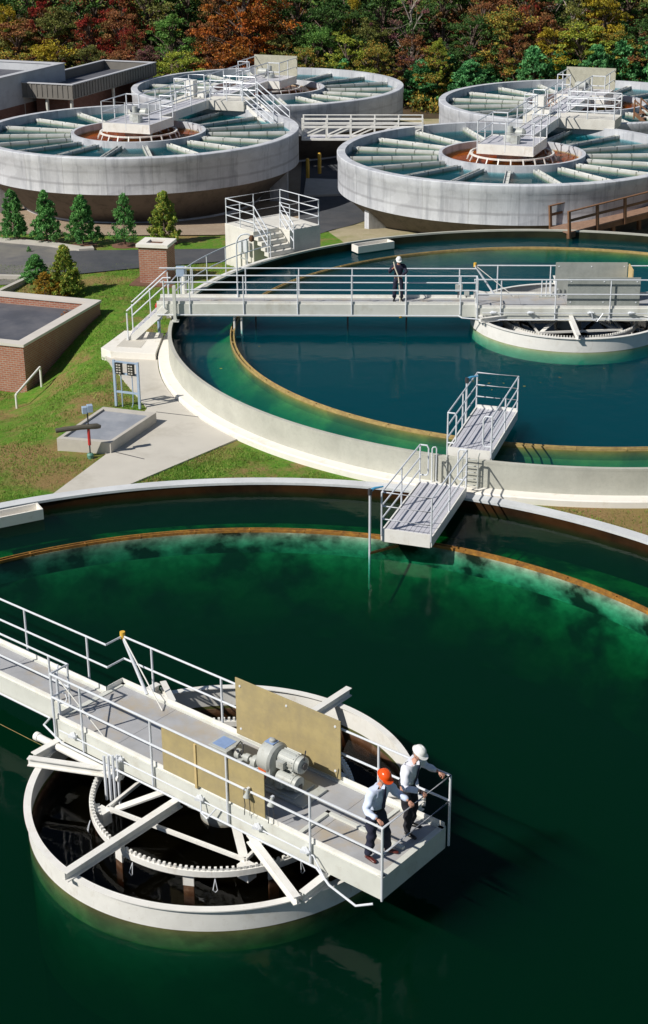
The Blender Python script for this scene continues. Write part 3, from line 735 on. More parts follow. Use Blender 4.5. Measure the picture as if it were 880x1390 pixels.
def gear_motor(t):
    # worm gearbox, twin motors and shaft guard on a base plate; local x runs along the bridge
    MB().b(-1.25, 1.15, -.34, .36, .003, .05).b(-1.2, .9, -.28, .30, .05, .09).build('base_plate', M['motor'], t, bevel=.008)
    X = Matrix.Rotation(math.pi / 2, 4, 'Y')
    g = MB(); g.lathe([(0, -.17), (.25, -.17), (.30, -.15), (.31, .10), (.27, .15), (0, .17)], 32, M=Matrix.Translation((.15, .02, .52)) @ X)
    g.lathe([(0, -.1), (.19, -.1), (.2, .08), (0, .1)], 24, M=Matrix.Translation((.15, .02, .30)) @ X); g.b(.0, .3, -.24, .28, .09, .5)
    g.lathe([(0, .0), (.06, .0), (.06, .07), (.03, .09), (0, .09)], 14, M=Matrix.Translation((.15, .02, .82)))
    g.build('gearbox', M['motor'], t, smooth=True, bevel=.006)
    MB().b(.02, .20, -.2465, -.2425, .2, .48).build('label_plate', M['orange_plate'], t)
    MB().box((.13, .02, .842), (.2, .18, .006)).build('name_plate', M['blue_plate'], t)
    def motor(x, y, z, r, L):
        m = MB(); m.lathe([(0, 0), (r * .75, 0), (r * .8, .05), (r, .07), (r, L * .78), (r * .9, L * .8), (r * .98, L * .82), (r * .96, L * .96), (r * .6, L), (0, L)], 28, M=Matrix.Translation((x, y, z)) @ X)
        for k in range(14):
            a = 2 * math.pi * k / 14
            m.box(None, (L * .6, .012, .03), M=Matrix.Translation((x + L * .42, y + (r + .004) * math.cos(a), z + (r + .004) * math.sin(a))) @ Matrix.Rotation(a - math.pi / 2, 4, 'X'))
        m.b(x + L * .2, x + L * .5, y - r - .09, y - r + .02, z - .07, z + .07)
        return m.build('motor', M['motor'], t, smooth=True)
    motor(.30, .06, .58, .17, .56); motor(.36, -.06, .24, .155, .50)
    e = MB(); e.tube([(.86, .06, .70), (.90, .06, .92)], .012, 6); e.lathe([(0, 0), (.07, 0), (.07, .012), (0, .012)], 16, M=Matrix.Translation((.88, .06, .58)) @ X); e.box((.86, -.06, .2), (.03, .1, .1))
    e.build('fan_cowl', M['dark'], t)
    s = MB(); s.lathe([(0, 0), (.045, 0), (.045, .8), (0, .8)], 14, M=Matrix.Translation((-.85, .0, .26)) @ X)
    for x, r in ((-.72, .10), (-.5, .08), (-.3, .12), (-.12, .09)): s.lathe([(0, 0), (r, 0), (r * 1.02, .05), (r, .1), (0, .1)], 20, M=Matrix.Translation((x, 0, .26)) @ X)
    s.b(-.62, -.52, -.12, .12, .09, .22).b(-.25, -.15, -.1, .1, .09, .2)
    s.build('drive_shaft', M['motor'], t, smooth=True)
    h = MB(); h.b(-1.22, -.80, -.2, .22, .09, .34); h.b(-1.25, -.78, -.23, .25, .34, .36)
    h.build('switch_box', M['motor'], t, bevel=.01)
    MB().b(-1.2, -.88, -.16, .16, .362, .368).build('box_lid', M['blue_plate'], t)
    c = MB(); c.tube([(-.8, .05, .34), (-.72, .1, .46), (-.62, .06, .44), (-.58, 0, .34), (-.6, -.05, .22)], .016, 6); c.tube([(-.8, -.05, .30), (-.7, -.1, .42), (-.6, -.1, .36)], .014, 6)
    c.build('cable', M['dark'], t, smooth=True)
gm = on1('gear_motor', 'grey twin gear motor bolted to the deck between the plywood panels', 'gear motor', 1.15, -.02)
gear_motor(gm)
def floodlight(t, s=.6):
    t.scale = (s, s, s); t.location.z += .22
    f = MB(); f.lathe([(0, .16), (.05, .15), (.055, .10), (.05, .02), (.105, -.10), (.11, -.13), (0, -.135)], 18, M=Matrix.Translation((0, -.08, .52)) @ Matrix.Rotation(-.25, 4, 'X'))
    f.build('lamp_head', M['motor'], t, smooth=True)
    MB().tube([(0, -.08, .68), (-.10, -.10, .64), (-.12, -.1, .4), (-.08, -.1, .1), (-.1, -.12, -.25)], .014, 7).tube([(.06, -.06, .35), (.08, -.07, .0), (.1, -.1, -.2)], .009, 6).build('cable', M['dark'], t, smooth=True)
    MB().box((0, -.03, .66), (.08, .1, .06)).build('bracket', M['rail'], t)
floodlight(on1('cable_lamp', 'small grey bell lamp with a looped cable, hung on the near plywood panel', 'lamp', 1.72, -1.13, group='hanging work lamps'))
floodlight(on1('cable_lamp', 'small grey bell lamp on the rail just right of the near plywood panel', 'lamp', 2.22, -1.06, group='hanging work lamps'))

def davit(t, far=True):
    # pipe prop with a thin brace, used to lift pumps
    if far:
        MB().tube([(0, 0, 1.06), (.72, -.10, .02)], .035, 10).build('prop_pipe', M['rail'], t, smooth=True)
        MB().tube([(0, 0, 1.08), (1.42, -.36, .02)], .014, 8).build('brace_rod', M['white_steel'], t)
        MB().cyl((0, 0, 1.02), (0, 0, 1.17), .055, 16).build('cap', M['yellow'], t, smooth=True)
    else:
        MB().tube([(0, 0, 1.06), (1.30, .08, .02)], .014, 8).build('brace_rod', M['white_steel'], t)
        MB().tube([(.05, .06, .0), (.05, .06, 1.0)], .03, 8).tube([(.05, .06, .95), (-.18, .3, 1.0)], .02, 8).build('prop_pipe', M['rail'], t, smooth=True)
        r = MB(); r.ring([(.10, -.01), (.12, -.01), (.12, .01), (.10, .01)], 20); o = r.build('hand_wheel', M['rail'], t); o.location = (.12, .1, .45); o.rotation_euler = (1.2, .3, 0)
davit(on1('lifting_prop', 'yellow capped pipe prop leaning on the far rail where the walkway widens', 'prop', -3.44, .82))
davit(on1('valve_stand', 'pipe stand with hand wheel at the near corner where the walkway widens', 'valve', -3.5, -1.02), False)
davit(on2('lifting_prop', 'dark leaning prop on the far rail where the blue tank walkway widens', 'prop', -3.44, .82))
tag(MB().tube([at(-30, 965, -1.0), at(0, 983, -1.1), at(57, 1012, -1.15)], .005, 6).build('rope', M['weir_two'], None, smooth=True), 'thin yellow rope slung from the bridge over the dark water at left', 'rope')
# lever arms along the blue tank bridge rail
t = on2('lever_rack', 'row of four grey upright lever pipes beside the grey boards', 'lever rack', -.75, .45)
for k in range(4): MB().tube([(-.30 + .16 * k, 0, 0), (-.30 + .16 * k, 0, .62)], .022, 8).build('lever', M['rail'], t, smooth=True)
MB().b(-.4, .3, -.06, .06, .003, .05).build('base', M['motor'], t)
t = on2('electric_box', 'grey electric box on the far rail just before the blue tank walkway widens', 'electric box', -3.85, .30)
MB().b(-.3, -.05, -.06, .06, .25, .5).b(.02, .2, -.05, .05, .1, .3).build('box', M['motor'], t, bevel=.01); MB().tube([(-.2, 0, .0), (-.2, 0, .25)], .02, 6).tube([(0.1, 0, .0), (.1, 0, .12)], .02, 6).build('leg', M['dark'], t)
# dark water probes hung below the far bridge
for i, u in enumerate((-11.3, -8.0, -5.9, -2.9)):
    o = on2('bridge_post', ['far left', 'second from the left', 'third from the left', 'fourth from the left'][i] + ' dark support rod under the blue tank bridge', 'support rod', u, -.3, group='support rods under the bridge')
    MB().tube([(0, 0, -1.6), (0, 0, -.42)], .03, 8).build('rod', M['dark'], o)

# launder support posts below the left end of the far bridge
t = on2('pipe_support', 'pair of white posts from the bridge down to the stained weir at left', 'pipe support', -11.95, -.55)
MB().tube([(-.10, 0, -1.7), (-.10, 0, -.25)], .04, 8).tube([(.16, 0, -1.7), (.16, 0, -.25)], .04, 8).b(-.16, .22, -.03, .03, -1.25, -1.2).build('post', M['white_steel'], t)
# gooseneck lamp
p0 = at(323, 404, DZ2)
t = thing('gooseneck_lamp', 'tall grey gooseneck lamp post on the far side of the blue tank bridge', 'lamp post', p0)
MB().tube([(0, 0, -.3), (0, 0, 1.9)] + [(.26 - .26 * math.cos(a), 0, 1.9 + .42 * math.sin(a)) for a in (.4, .8, 1.2, 1.57)] + [(.42, 0, 2.33), (.5, 0, 2.28)], .028, 8).build('post', M['rail'], t, smooth=True)
MB().lathe([(0, .05), (.06, .04), (.10, -.05), (.085, -.16), (0, -.2)], 16, M=Matrix.Translation((.55, 0, 2.24))).build('lamp_shade', M['rust'], t, smooth=True)

# ------------------------------------------------------------------ service platforms on the rims
def service_platform(label, corners, z, where):
    # corners: front-left, front-right, back-right, back-left seen from the camera, deck height z
    P = [at(x, y, z) for x, y in corners]
    c = sum(P, Vector()) / 4
    root = thing('service_platform', label, 'platform', c, 0, 'service platforms on the tank rims')
    fl, fr, br, bl = [p - c for p in P]
    ax = ((bl - fl) + (br - fr)).normalized(); L = ((bl - fl).length + (br - fr).length) / 2
    sx = ((fr - fl) + (br - bl)); sx = (sx - ax * sx.dot(ax)).normalized(); Wd = (abs((fr - fl).dot(sx)) + abs((br - bl).dot(sx))) / 2
    Mx = Matrix(((ax.x, -sx.x, 0, 0), (ax.y, -sx.y, 0, 0), (0, 0, 1, 0), (0, 0, 0, 1)))   # local x along, y to the left
    root.rotation_euler = (0, 0, math.atan2(ax.y, ax.x))
    h, w = L / 2, Wd / 2
    s = 1 if where == 'near' else -1        # which end overhangs the water
    d = MB(); n = 10
    for i in range(n):
        y0 = -w + .04 + (2 * w - .08) * i / n; y1 = -w + .04 + (2 * w - .08) * (i + 1) / n
        d.b(-h + .02, h - .02, y0 + .006, y1 - .006, -.05, 0)
    d.build('deck', M['grate'], root)
    e = MB()
    for sy in (-1, 1):
        e.b(-h, h, sy * w - .02, sy * w + .02, -.22, .03); e.b(-h, h, sy * (w - .03) - .05, sy * (w - .03) + .05, -.243, -.223)
    e.b(-h - .02, -h + .02, -w + .022, w - .022, -.26, .10); e.b(h - .02, h + .02, -w + .022, w - .022, -.26, .03 if s > 0 else .10)
    e.build('frame', M['white_steel'], root)
    oe, ie = (-h, h) if s > 0 else (h, -h)
    o = w - .0
    railing(root, [[(ie, o), (oe, o), (oe, -o), (ie, -o)]], [(ie, o), ((ie + oe) / 2, o), (oe, o), (oe, -o), ((ie + oe) / 2, -o), (ie, -o)], (1.10, .72, .36), r=.024, drop=.1)
    for y in (o, -o):
        lp = MB()
        q = ie + (.0 if s > 0 else 0); dy = -.24 if y > 0 else .24
        lp.tube([(q, y, 1.10), (q, y + dy * .8, 1.10), (q, y + dy, 1.02), (q, y + dy, .30), (q, y + dy * .8, .22), (q, y, .22)], .024, 8)
        lp.build('gate_loop', M['rail'], root, smooth=True)
    return root
service_platform('near service platform hanging over the dark green water, rails facing the viewer', ((517.5, 722), (586, 731), (633, 661), (569.5, 655)), -.6, 'near')
service_platform('far service platform over the blue water, above the beige tank wall', ((608, 611), (666, 617), (703, 559), (646, 553)), .10, 'far')
# ladder on the beige wall between the two platforms
lt = at(644, 640, -.5); a0 = math.atan2(lt.y - T2.y, lt.x - T2.x)
t = thing('wall_ladder', 'grey rung ladder on the beige tank wall between the two service platforms', 'ladder', (T2.x + (R2 + .12) * math.cos(a0), T2.y + (R2 + .12) * math.sin(a0), -.80), a0 + math.pi / 2)
m = MB()
for x in (-.22, .22): m.tube([(x, 0, 0), (x, 0, .95), (x, .12, 1.02)], .02, 8)
m.build('side_rail', M['motor'], t, smooth=True)
for k in range(5): MB().tube([(-.22, 0, .1 + .19 * k), (.22, 0, .1 + .19 * k)], .014, 6).build('rung', M['motor'], t)
for i, (px, py) in enumerate(((589, 655), (606, 657))):
    p = at(px, py, -.80); t = thing('grab_rail', ['narrow hoop grab rail left of the wall ladder', 'dark conduit post between the hoop rail and the wall ladder'][i], 'grab rail', p, .1)
    MB().tube([(-.06, 0, 0), (-.06, 0, 1.02), (-.03, 0, 1.06), (.03, 0, 1.06), (.06, 0, 1.02), (.06, 0, .06), (.12, 0, .0)] if i == 0 else [(0, 0, 0), (0, 0, .8), (0.02, .12, .86)], .02, 8).build('tube', M['rail'] if i == 0 else M['motor'], t, smooth=True)
def spray_post(label, p, top):
    t = thing('spray_post', label, 'spray post', p, 0, 'spray posts at the weirs')
    MB().tube([(0, 0, -1.0), (0, 0, top)], .03, 8).build('pole', M['rail'], t, smooth=True)
    MB().tube([(.0, 0, top), (.12, .06, top + .05), (.34, .16, top + .05)], [.045, .035, .02], 8).build('nozzle', M['blue_nozzle'], t, smooth=True)
    MB().cyl((0, 0, top - .1), (0, 0, top + .05), .055, 10).build('fitting', M['dark'], t)
    MB().bar((0, 0, .02), (.75, .45, .02), .06, .05).build('bracket', M['weir'], t)
spray_post('grey pole with blue nozzle standing at the stained weir of the dark green tank', at(502, 752, W1), 1.75)
spray_post('grey pole with blue nozzle rising from the blue water beside the far platform', at(632, 585, W2), 1.6)
# skimmer troughs on the rims
def trough(label, p, rz, L, W):
    t = thing('skimmer_trough', label, 'trough', p, rz, 'white skimmer troughs inside the rims')
    m = MB(); m.b(-L / 2, L / 2, -W / 2, -W / 2 + .05, -.3, 0).b(-L / 2, L / 2, W / 2 - .05, W / 2, -.3, 0).b(-L / 2, -L / 2 + .05, -W / 2 + .052, W / 2 - .052, -.3, 0).b(L / 2 - .05, L / 2, -W / 2 + .052, W / 2 - .052, -.3, 0).b(-L / 2 + .052, L / 2 - .052, -W / 2 + .052, W / 2 - .052, -.3, -.25)
    m.build('box', M['footing'], t)
p = at(4, 691, -.80); a = math.atan2(p.y - T1.y, p.x - T1.x) - math.pi / 2
trough('white trough inside the near tank rim at the left edge', (T1.x + 14.15 * math.cos(a + math.pi / 2), T1.y + 14.15 * math.sin(a + math.pi / 2), -.80), a, 1.9, .5)
p = at(507, 330, 0); a = math.atan2(p.y - T2.y, p.x - T2.x) - math.pi / 2
trough('white trough inside the far rim of the blue tank', (T2.x + 13.3 * math.cos(a + math.pi / 2), T2.y + 13.3 * math.sin(a + math.pi / 2), .02), a, 1.8, .55)

# ------------------------------------------------------------------ stairs at the left end of the blue tank bridge
t = on2('walkway_stairs', 'short white steel stairs from the bright pad up to the blue tank bridge', 'stairs', -14.5, -.15)
for y in (-.52, .50): MB().bar((.02, y, -.12), (-1.42, y, -1.42), .05, .24).build('stringer', M['white_steel'], t)
for k in range(6): MB().box((-.13 - .21 * k, -.01, -.20 - .19 * k), (.24, .95, .035)).build('tread', M['grate'], t)
railing(t, [[(.25, -.58, 0), (-.02, -.58, 0), (-1.38, -.58, -1.22)]], [(-1.38, -.58, -1.30), (-.02, -.58, -.1)], (1.0,), r=.028)
railing(t, [[(.25, .56, 0), (-.02, .56, 0), (-1.38, .56, -1.22)]], [(-1.38, .56, -1.30), (-.7, .56, -.7), (-.02, .56, -.1)], (1.0, .5), r=.024)
t = on2('valve_post', 'small red capped valve post with pale blue body behind the walkway stairs', 'valve', -15.0, .95, z=-.95)
MB().lathe([(0, 0), (.06, 0), (.06, .5), (.14, .55), (.16, .85), (.10, .95), (0, .95)], 14).build('body', M['blue_frame'], t, smooth=True)
MB().lathe([(0, .952), (.11, .955), (.12, 1.05), (.07, 1.15), (0, 1.17)], 14).build('cap', M['red'], t, smooth=True)
t = on2('control_box', 'pale blue switch box at the left end of the blue tank bridge railing', 'switch box', -14.05, .42)
MB().b(-.15, .15, -.07, .07, .75, 1.12).build('box', M['blue_frame'], t, bevel=.01); MB().b(-.03, .03, -.03, .03, .0, .75).build('leg', M['rail'], t)
t = on2('bridge_pedestal', 'pale steel pedestal bracket holding the left end of the blue tank bridge on the rim', 'pedestal', -14.15, -.80, z=0)
m = MB()
for y in (-.0, .16): m.b(-.05, .05, y - .03, y + .03, 0, 1.3)
m.b(-.12, .14, -.06, .2, .003, .04).b(-.05, .05, .035, .125, .2, .3); m.build('column', M['fascia'], t)
# rim railing from the stairs round to the access platform
t = thing('rim_railing', 'two bar railing along the blue tank rim up to the white block', 'railing', (T2.x, T2.y, 0))
ar = [(14.22 * math.cos(R(a)), 14.22 * math.sin(R(a))) for a in range(139, 177, 2)]
railing(t, [ar], ar[::3], (1.05, .52), r=.022)
MB().ring([(14.13, -.02), (14.3, -.02), (14.3, -.12), (14.13, -.12)], 60, a0=R(139), a1=R(176)).build('base_rail', M['white_steel'], t)
MB().cyl((ar[12][0] * 1.02, ar[12][1] * 1.02, -.1), (ar[12][0] * 1.02, ar[12][1] * 1.02, .95), .11, 12).build('float_tube', M['white_steel'], t, smooth=True)

# ------------------------------------------------------------------ white block with railings and steps
zt = .8
A = at(306, 303, zt); Bk = at(381, 289.5, zt); Cc = at(435, 305, zt)
ex = (Cc - Bk); Lx = ex.length; ex.normalize(); ey = Vector((-ex.y, ex.x, 0)); Ly = (A - Bk).dot(-ey); ang = math.atan2(ex.y, ex.x)
t = thing('access_block', 'white rendered block with a railed top and steps down to the blue tank rim', 'platform block', (Bk.x, Bk.y, G), ang)
H = zt - G
m = MB()   # L-shaped top leaves a notch for the steps
s0, s1 = 1.15, 2.35      # notch along x (towards the viewer) measured on the front edge
W_ = abs(Ly); L_ = Lx
XN = L_ - .75
poly = [(0, 0), (L_, 0), (L_, -W_ * .55), (XN, -W_ * .55), (XN, -W_), (0, -W_)]
m.prism(poly, -.2, H)
m.build('block', M['white_block'], t, bevel=.012)
x0 = XN + .005; ya, yb = -W_ * .99, -W_ * .555
for k in range(5):
    m = MB(); zz = H - .18 * (k + 1); m.b(x0 + .24 * k, x0 + .24 * k + .30, ya, yb, zz - .16, zz)
    m.build('step', M['white_block'], t)
def rl(pts): return [(p[0], p[1]) for p in pts]
e = .05
yl_, yr_ = -W_ + e, -W_ * .53
railing(t, [[(x0 + .95, yl_, H - .80), (x0 + .0, yl_, H), (e, yl_, H), (e, -e, H), (L_ - e, -e, H), (L_ - e, yr_, H), (x0 + .0, yr_, H), (x0 + .95, yr_, H - .80)]],
        [(x0, yl_, H), (e, yl_, H), (L_ * .38, yl_, H), (e, -W_ / 2, H), (e, -e, H), (L_ / 2, -e, H), (L_ - e, -e, H), (L_ - e, yr_, H), (x0, yr_, H), (x0 + .95, yl_, H - .80), (x0 + .95, yr_, H - .80)], (1.07, .72, .36), r=.024)
MB().b(L_ + .002, L_ + .01, -W_ * .9, -W_ * .97, .9, 1.15).build('vent_plate', M['dark'], t)
pb = at(330, 345, -.2)
t2 = thing('meter_boxes', 'pair of grey electric boxes on the left face of the white block', 'electric box', (pb.x, pb.y, -.5), ang)
MB().b(-.25, -.02, -.07, .07, .35, .85).b(.12, .34, -.07, .07, .45, .95).build('box', M['rail'], t2, bevel=.01)
MB().b(-.16, -.11, -.03, .03, -.45, .35).b(.2, .25, -.03, .03, -.45, .45).b(-.2, .3, -.02, .02, .1, .15).build('bracket', M['motor'], t2)

# ------------------------------------------------------------------ raised slab, control panel rack, hydrant post, brick pillar
zs = -.62
P = [at(x, y, zs) for x, y in ((77, 595), (150, 601), (212, 560), (140, 552))]
t = thing('utility_slab', 'low concrete box with a recessed grey top beside the path', 'concrete slab', (sum(p.x for p in P) / 4, sum(p.y for p in P) / 4, -1.1))
c0 = Vector((t.location.x, t.location.y)); q = [Vector((p.x, p.y)) - c0 for p in P]
inn = [v * .87 for v in q]
m = MB()
for i in range(4):
    a, b2, c2, d2 = q[i], q[(i + 1) % 4], inn[(i + 1) % 4], inn[i]
    m.prism([a, b2, c2, d2], 0, zs + 1.1)
bmesh.ops.remove_doubles(m.bm, verts=m.bm.verts, dist=1e-4)
m.build('kerb_wall', M['kerb'], t)
m = MB(); m.prism([v * .995 for v in inn], 0, zs + 1.1 - .06); m.build('top_slab', M['slabtop'], t)

pa, pb_ = at(158, 550, -.95), at(190, 554, -.95)
mid = (pa + pb_) / 2; ww = (pb_ - pa).length / 2
t = thing('panel_rack', 'blue grey steel rack carrying two black panels beside the path', 'panel rack', (mid.x, mid.y, -.97), math.atan2(pb_.y - pa.y, pb_.x - pa.x))
m = MB()
for x in (-ww, ww): m.b(x - .035, x + .035, -.035, .035, 0, 1.55)
for z in (1.50, 1.12, .50): m.b(-ww + .036, ww - .036, -.025, .025, z - .03, z + .03)
m.build('frame', M['blue_frame'], t)
m = MB(); m.tube([(-ww * .45, 0, 0), (-ww * .45, 0, 1.08)], .022, 8).tube([(ww * .35, 0, 0.02), (ww * .45, 0, .15), (ww * .48, 0, .4), (ww * .48, 0, 1.08)], .018, 8)
m.build('conduit', M['blue_frame'], t, smooth=True)
for x in (-ww * .5, ww * .5):
    o = MB().b(x - .12, x + .12, -.10, -.03, 1.12, 1.50).build('panel', M['window'], t, bevel=.008)
    m = MB()
    for i in range(2):
        for j in range(4): m.b(x - .08 + .09 * i, x - .02 + .09 * i, -.108, -.101, 1.16 + .085 * j, 1.20 + .085 * j)
    m.build('label', M['path'], o)
p = at(123, 622, -1.0)
t = thing('standpipe', 'thin standpipe with a red sleeve and green base in front of the slab', 'standpipe', p, .3)
MB().lathe([(0, 0), (.09, 0), (.10, .12), (.07, .16), (0, .17)], 14).build('base', plain('green valve base', (.12, .28, .22), .5), t, smooth=True)
MB().tube([(0, 0, .15), (0, 0, 1.5)], .022, 8).build('pipe', M['dark'], t, smooth=True)
MB().cyl((0, 0, .42), (0, 0, .92), .045, 10).build('sleeve', M['red'], t, smooth=True)
MB().b(-.15, -.01, -.08, .08, 1.42, 1.62).b(.0, .16, -.09, .09, 1.45, 1.66).build('head_box', M['blue_frame'], t, bevel=.01)
m = MB()   # curved grey lever plate held out to the left
ln = [(-.95, .0), (-.6, .015), (-.2, .02), (.05, .01), (.25, .0), (.36, -.03)]
m.tube([(x, 0, .98 + z) for x, z in ln], [.07, .075, .075, .08, .085, .05], 10)
m.build('lever', plain('dull brown lever', (.10, .09, .07), .7), t, smooth=True)

p = at(213, 386, G)
t = thing('brick_pillar', 'square red brick vent pillar with a pale stone cap on the grass', 'brick pillar', (p.x, p.y + .55, G), R(-12))
m = MB().b(-.60, .60, -.55, .55, 0, 1.55); m.build('shaft', M['brick'], t)
m = MB().b(-.68, .68, -.63, -.30, 1.552, 1.68).b(-.68, .68, .30, .63, 1.552, 1.68).b(-.68, -.34, -.298, .298, 1.552, 1.68).b(.34, .68, -.298, .298, 1.552, 1.68); m.build('cap', M['footing'], t)
MB().b(-.3, .3, -.27, .27, 1.553, 1.60).build('vent', M['foliage_soil'], t)
MB().b(-.95, .9, -.95, -.56, -.05, .05).b(-.95, -.61, -.558, .7, -.05, .05).build('mulch_bed', M['foliage_soil'], t)

# ------------------------------------------------------------------ flat roofed buildings
def flat_building(name, label, o, ang, wx, wy, zt, hp, zg, pw, wall_m, fascia_m, group=None, ribs=False, coping_m='parapet', hang=0, fz=.5, ch=.10):
    """corner o is the front right corner; local x runs left (negative), y away"""
    t = thing(name, label, 'building', (o.x, o.y, zg), ang, group)
    H = zt - zg
    iz = H - hp
    if hang:   # fascia overhangs a recessed wall
        MB().b(-wx + hang, -hang, hang, wy - hang, 0, iz - .3).build('wall', M[wall_m], t)
        for x, y in ((-.25, .25), (-wx + .25, .25), (-.25, wy - .25), (-.25, wy * .5), (-wx * .5, .25)):
            MB().cyl((x, y, 0), (x, y, iz - .3), .10, 10).build('column', M['fascia'], t, smooth=True)
    f = MB()
    z0 = iz - .3 if hang else 0
    f.b(-wx, 0, 0, pw, z0, H).b(-wx, 0, wy - pw, wy, z0, H).b(-wx, -wx + pw, pw + .002, wy - pw - .002, z0, H).b(-pw, 0, pw + .002, wy - pw - .002, z0, H)
    if fascia_m == wall_m: f.build('wall', M[wall_m], t)
    else: f.build('fascia', M[fascia_m], t)
    MB().b(-wx + pw + .003, -pw - .003, pw + .003, wy - pw - .003, iz - .25, iz).build('roof', M['roof'], t)
    c = MB(); e = .05; cw = max(pw + .04, .12)
    c.b(-wx - e, e, -e, cw, H + .002, H + ch).b(-wx - e, e, wy - cw, wy + e, H + .002, H + ch).b(-wx - e, -wx + cw, cw + .002, wy - cw - .002, H + .002, H + ch).b(-cw, e, cw + .002, wy - cw - .002, H + .002, H + ch)
    c.build('coping', M[coping_m], t)
    if ribs:
        r = MB(); n = int(wx / .33)
        for k in range(n + 1): x = -wx + wx * k / n; r.b(x - .035, x + .035, -.035, -.002, z0 + .06, H - .02)
        n = int(wy / .33)
        for k in range(n + 1): y = wy * k / n; r.b(.002, .035, y - .035, y + .035, z0 + .06, H - .02)
        r.b(-wx, .04, -.04, -.002, z0 - .02, z0 + .055); r.build('cladding_rib', M[fascia_m], t)
    return t
M['clad'] = plain('bronze grey cladding', (.17, .16, .145), .55, .1, 2)
b = flat_building('brick_building', 'low red brick building with pale parapet and dark flat roof at the left edge', at(31, 467.5, -.6), R(70.9 - 90), 12, 6.0, -.7, .28, -3.2, .34, 'brick', 'brick', coping_m='parapet')
m = MB(); rr = random.Random(3)
for k in range(60): x, y = -.5 - abs(rr.gauss(0, .3)), 5.5 - abs(rr.gauss(0, .28)); m.box((x, y, 2.23 + rr.random() * .02), (.07, .05, .01), rr.random() * 3)
m.build('fallen_leaves', LEAF['orange'], b)['kind'] = 'stuff'
m = MB(); m.tube([(.5, -1.6, 1.3), (.5, .2, 1.75)], .04, 8).tube([(.5, -1.6, .2), (.5, -1.6, 1.3)], .04, 8).tube([(.5, .2, .6), (.5, .2, 1.75)], .04, 8)
m.build('handrail', M['white_steel'], b, smooth=True)
o = at(97.7, 113.2, 3.4)
flat_building('clad_building', 'building with dark ribbed metal fascia behind the left raised tanks', o, R(-21), 3.7, 10.5, 3.3, .5, G, .14, 'brick_dark', 'clad', ribs=True, hang=.8, coping_m='parapet_cool', ch=.05)
o = at(0, 104.2, 3.9); dr = Vector((-.38, -.925, 0)); o2 = Vector((o.x, o.y, 0)) + dr * 12
flat_building('pale_building', 'pale rendered flat roofed building with red brick base at the far left edge', o2, math.atan2(.38, .925) - math.pi / 2 + math.pi / 2 - 2 * math.atan2(.38, .925), 14, 18.9, 3.8, .45, G + 3.1 - .0, .34, 'pale_wall', 'pale_wall', coping_m='parapet_cool', ch=.06)
t = bpy.data.objects['pale_building']
MB().b(-13.95, -.05, .05, 18.85, -3.1, -.003).build('brick_base', M['brick_dark'], t)
# small retaining wall and kerb behind the lower left building
a = at(38, 377, -1.0); 
t = MB(); t.bar((a.x - 7, a.y + .8, -1.3), (a.x, a.y, -1.3), .22, .8).bar((a.x + .05, a.y - .15, -1.3), (a.x - .9, a.y - 2.6, -1.3), .2, .8)
tag(t.build('retaining_wall', M['kerb'], loc=(a.x, a.y, -1.5)), 'low pale retaining wall behind the lower left brick building', 'wall')

# ------------------------------------------------------------------ raised tanks
def laundermat():
    m, nt, b = nodes('stained launder trough'); v = coords(nt)
    c = ramp(nt, noise(nt, v, 1.6, 6, .6), [(.3, (.50, .51, .48)), (.65, (.70, .71, .69))])
    fl = N(nt, 'ShaderNodeVectorMath', operation='MULTIPLY'); nt.links.new(v, fl.inputs[0]); fl.inputs[1].default_value = (1, 1, 0)
    ln = N(nt, 'ShaderNodeVectorMath', operation='LENGTH'); nt.links.new(fl.outputs[0], ln.inputs[0])
    md = N(nt, 'ShaderNodeMath', operation='MODULO'); nt.links.new(ln.outputs['Value'], md.inputs[0]); md.inputs[1].default_value = .93
    c = mixc(nt, ramp(nt, md.outputs[0], [(.05, (.8,) * 3), (.075, (0, 0, 0))]), c, (.12, .13, .12))
    sx = N(nt, 'ShaderNodeSeparateXYZ'); nt.links.new(v, sx.inputs[0])
    z = N(nt, 'ShaderNodeMath', operation='MULTIPLY_ADD'); nt.links.new(noise(nt, v, 3), z.inputs[0]); z.inputs[1].default_value = .08; nt.links.new(sx.outputs[2], z.inputs[2])
    zz = N(nt, 'ShaderNodeMapRange'); nt.links.new(z.outputs[0], zz.inputs[0]); zz.inputs[1].default_value = 3.16; zz.inputs[2].default_value = 3.28; zz.inputs[3].default_value = .85; zz.inputs[4].default_value = 0
    c = mixc(nt, zz.outputs[0], c, (.20, .22, .12))
    nt.links.new(c, b.inputs['Base Color']); b.inputs['Roughness'].default_value = .6
    return m
M['launder'] = laundermat()
M['launder_in'] = plain('dark launder inside', (.08, .11, .08), .7, .3, 4)
AX = math.atan2(15.3, 5.9)
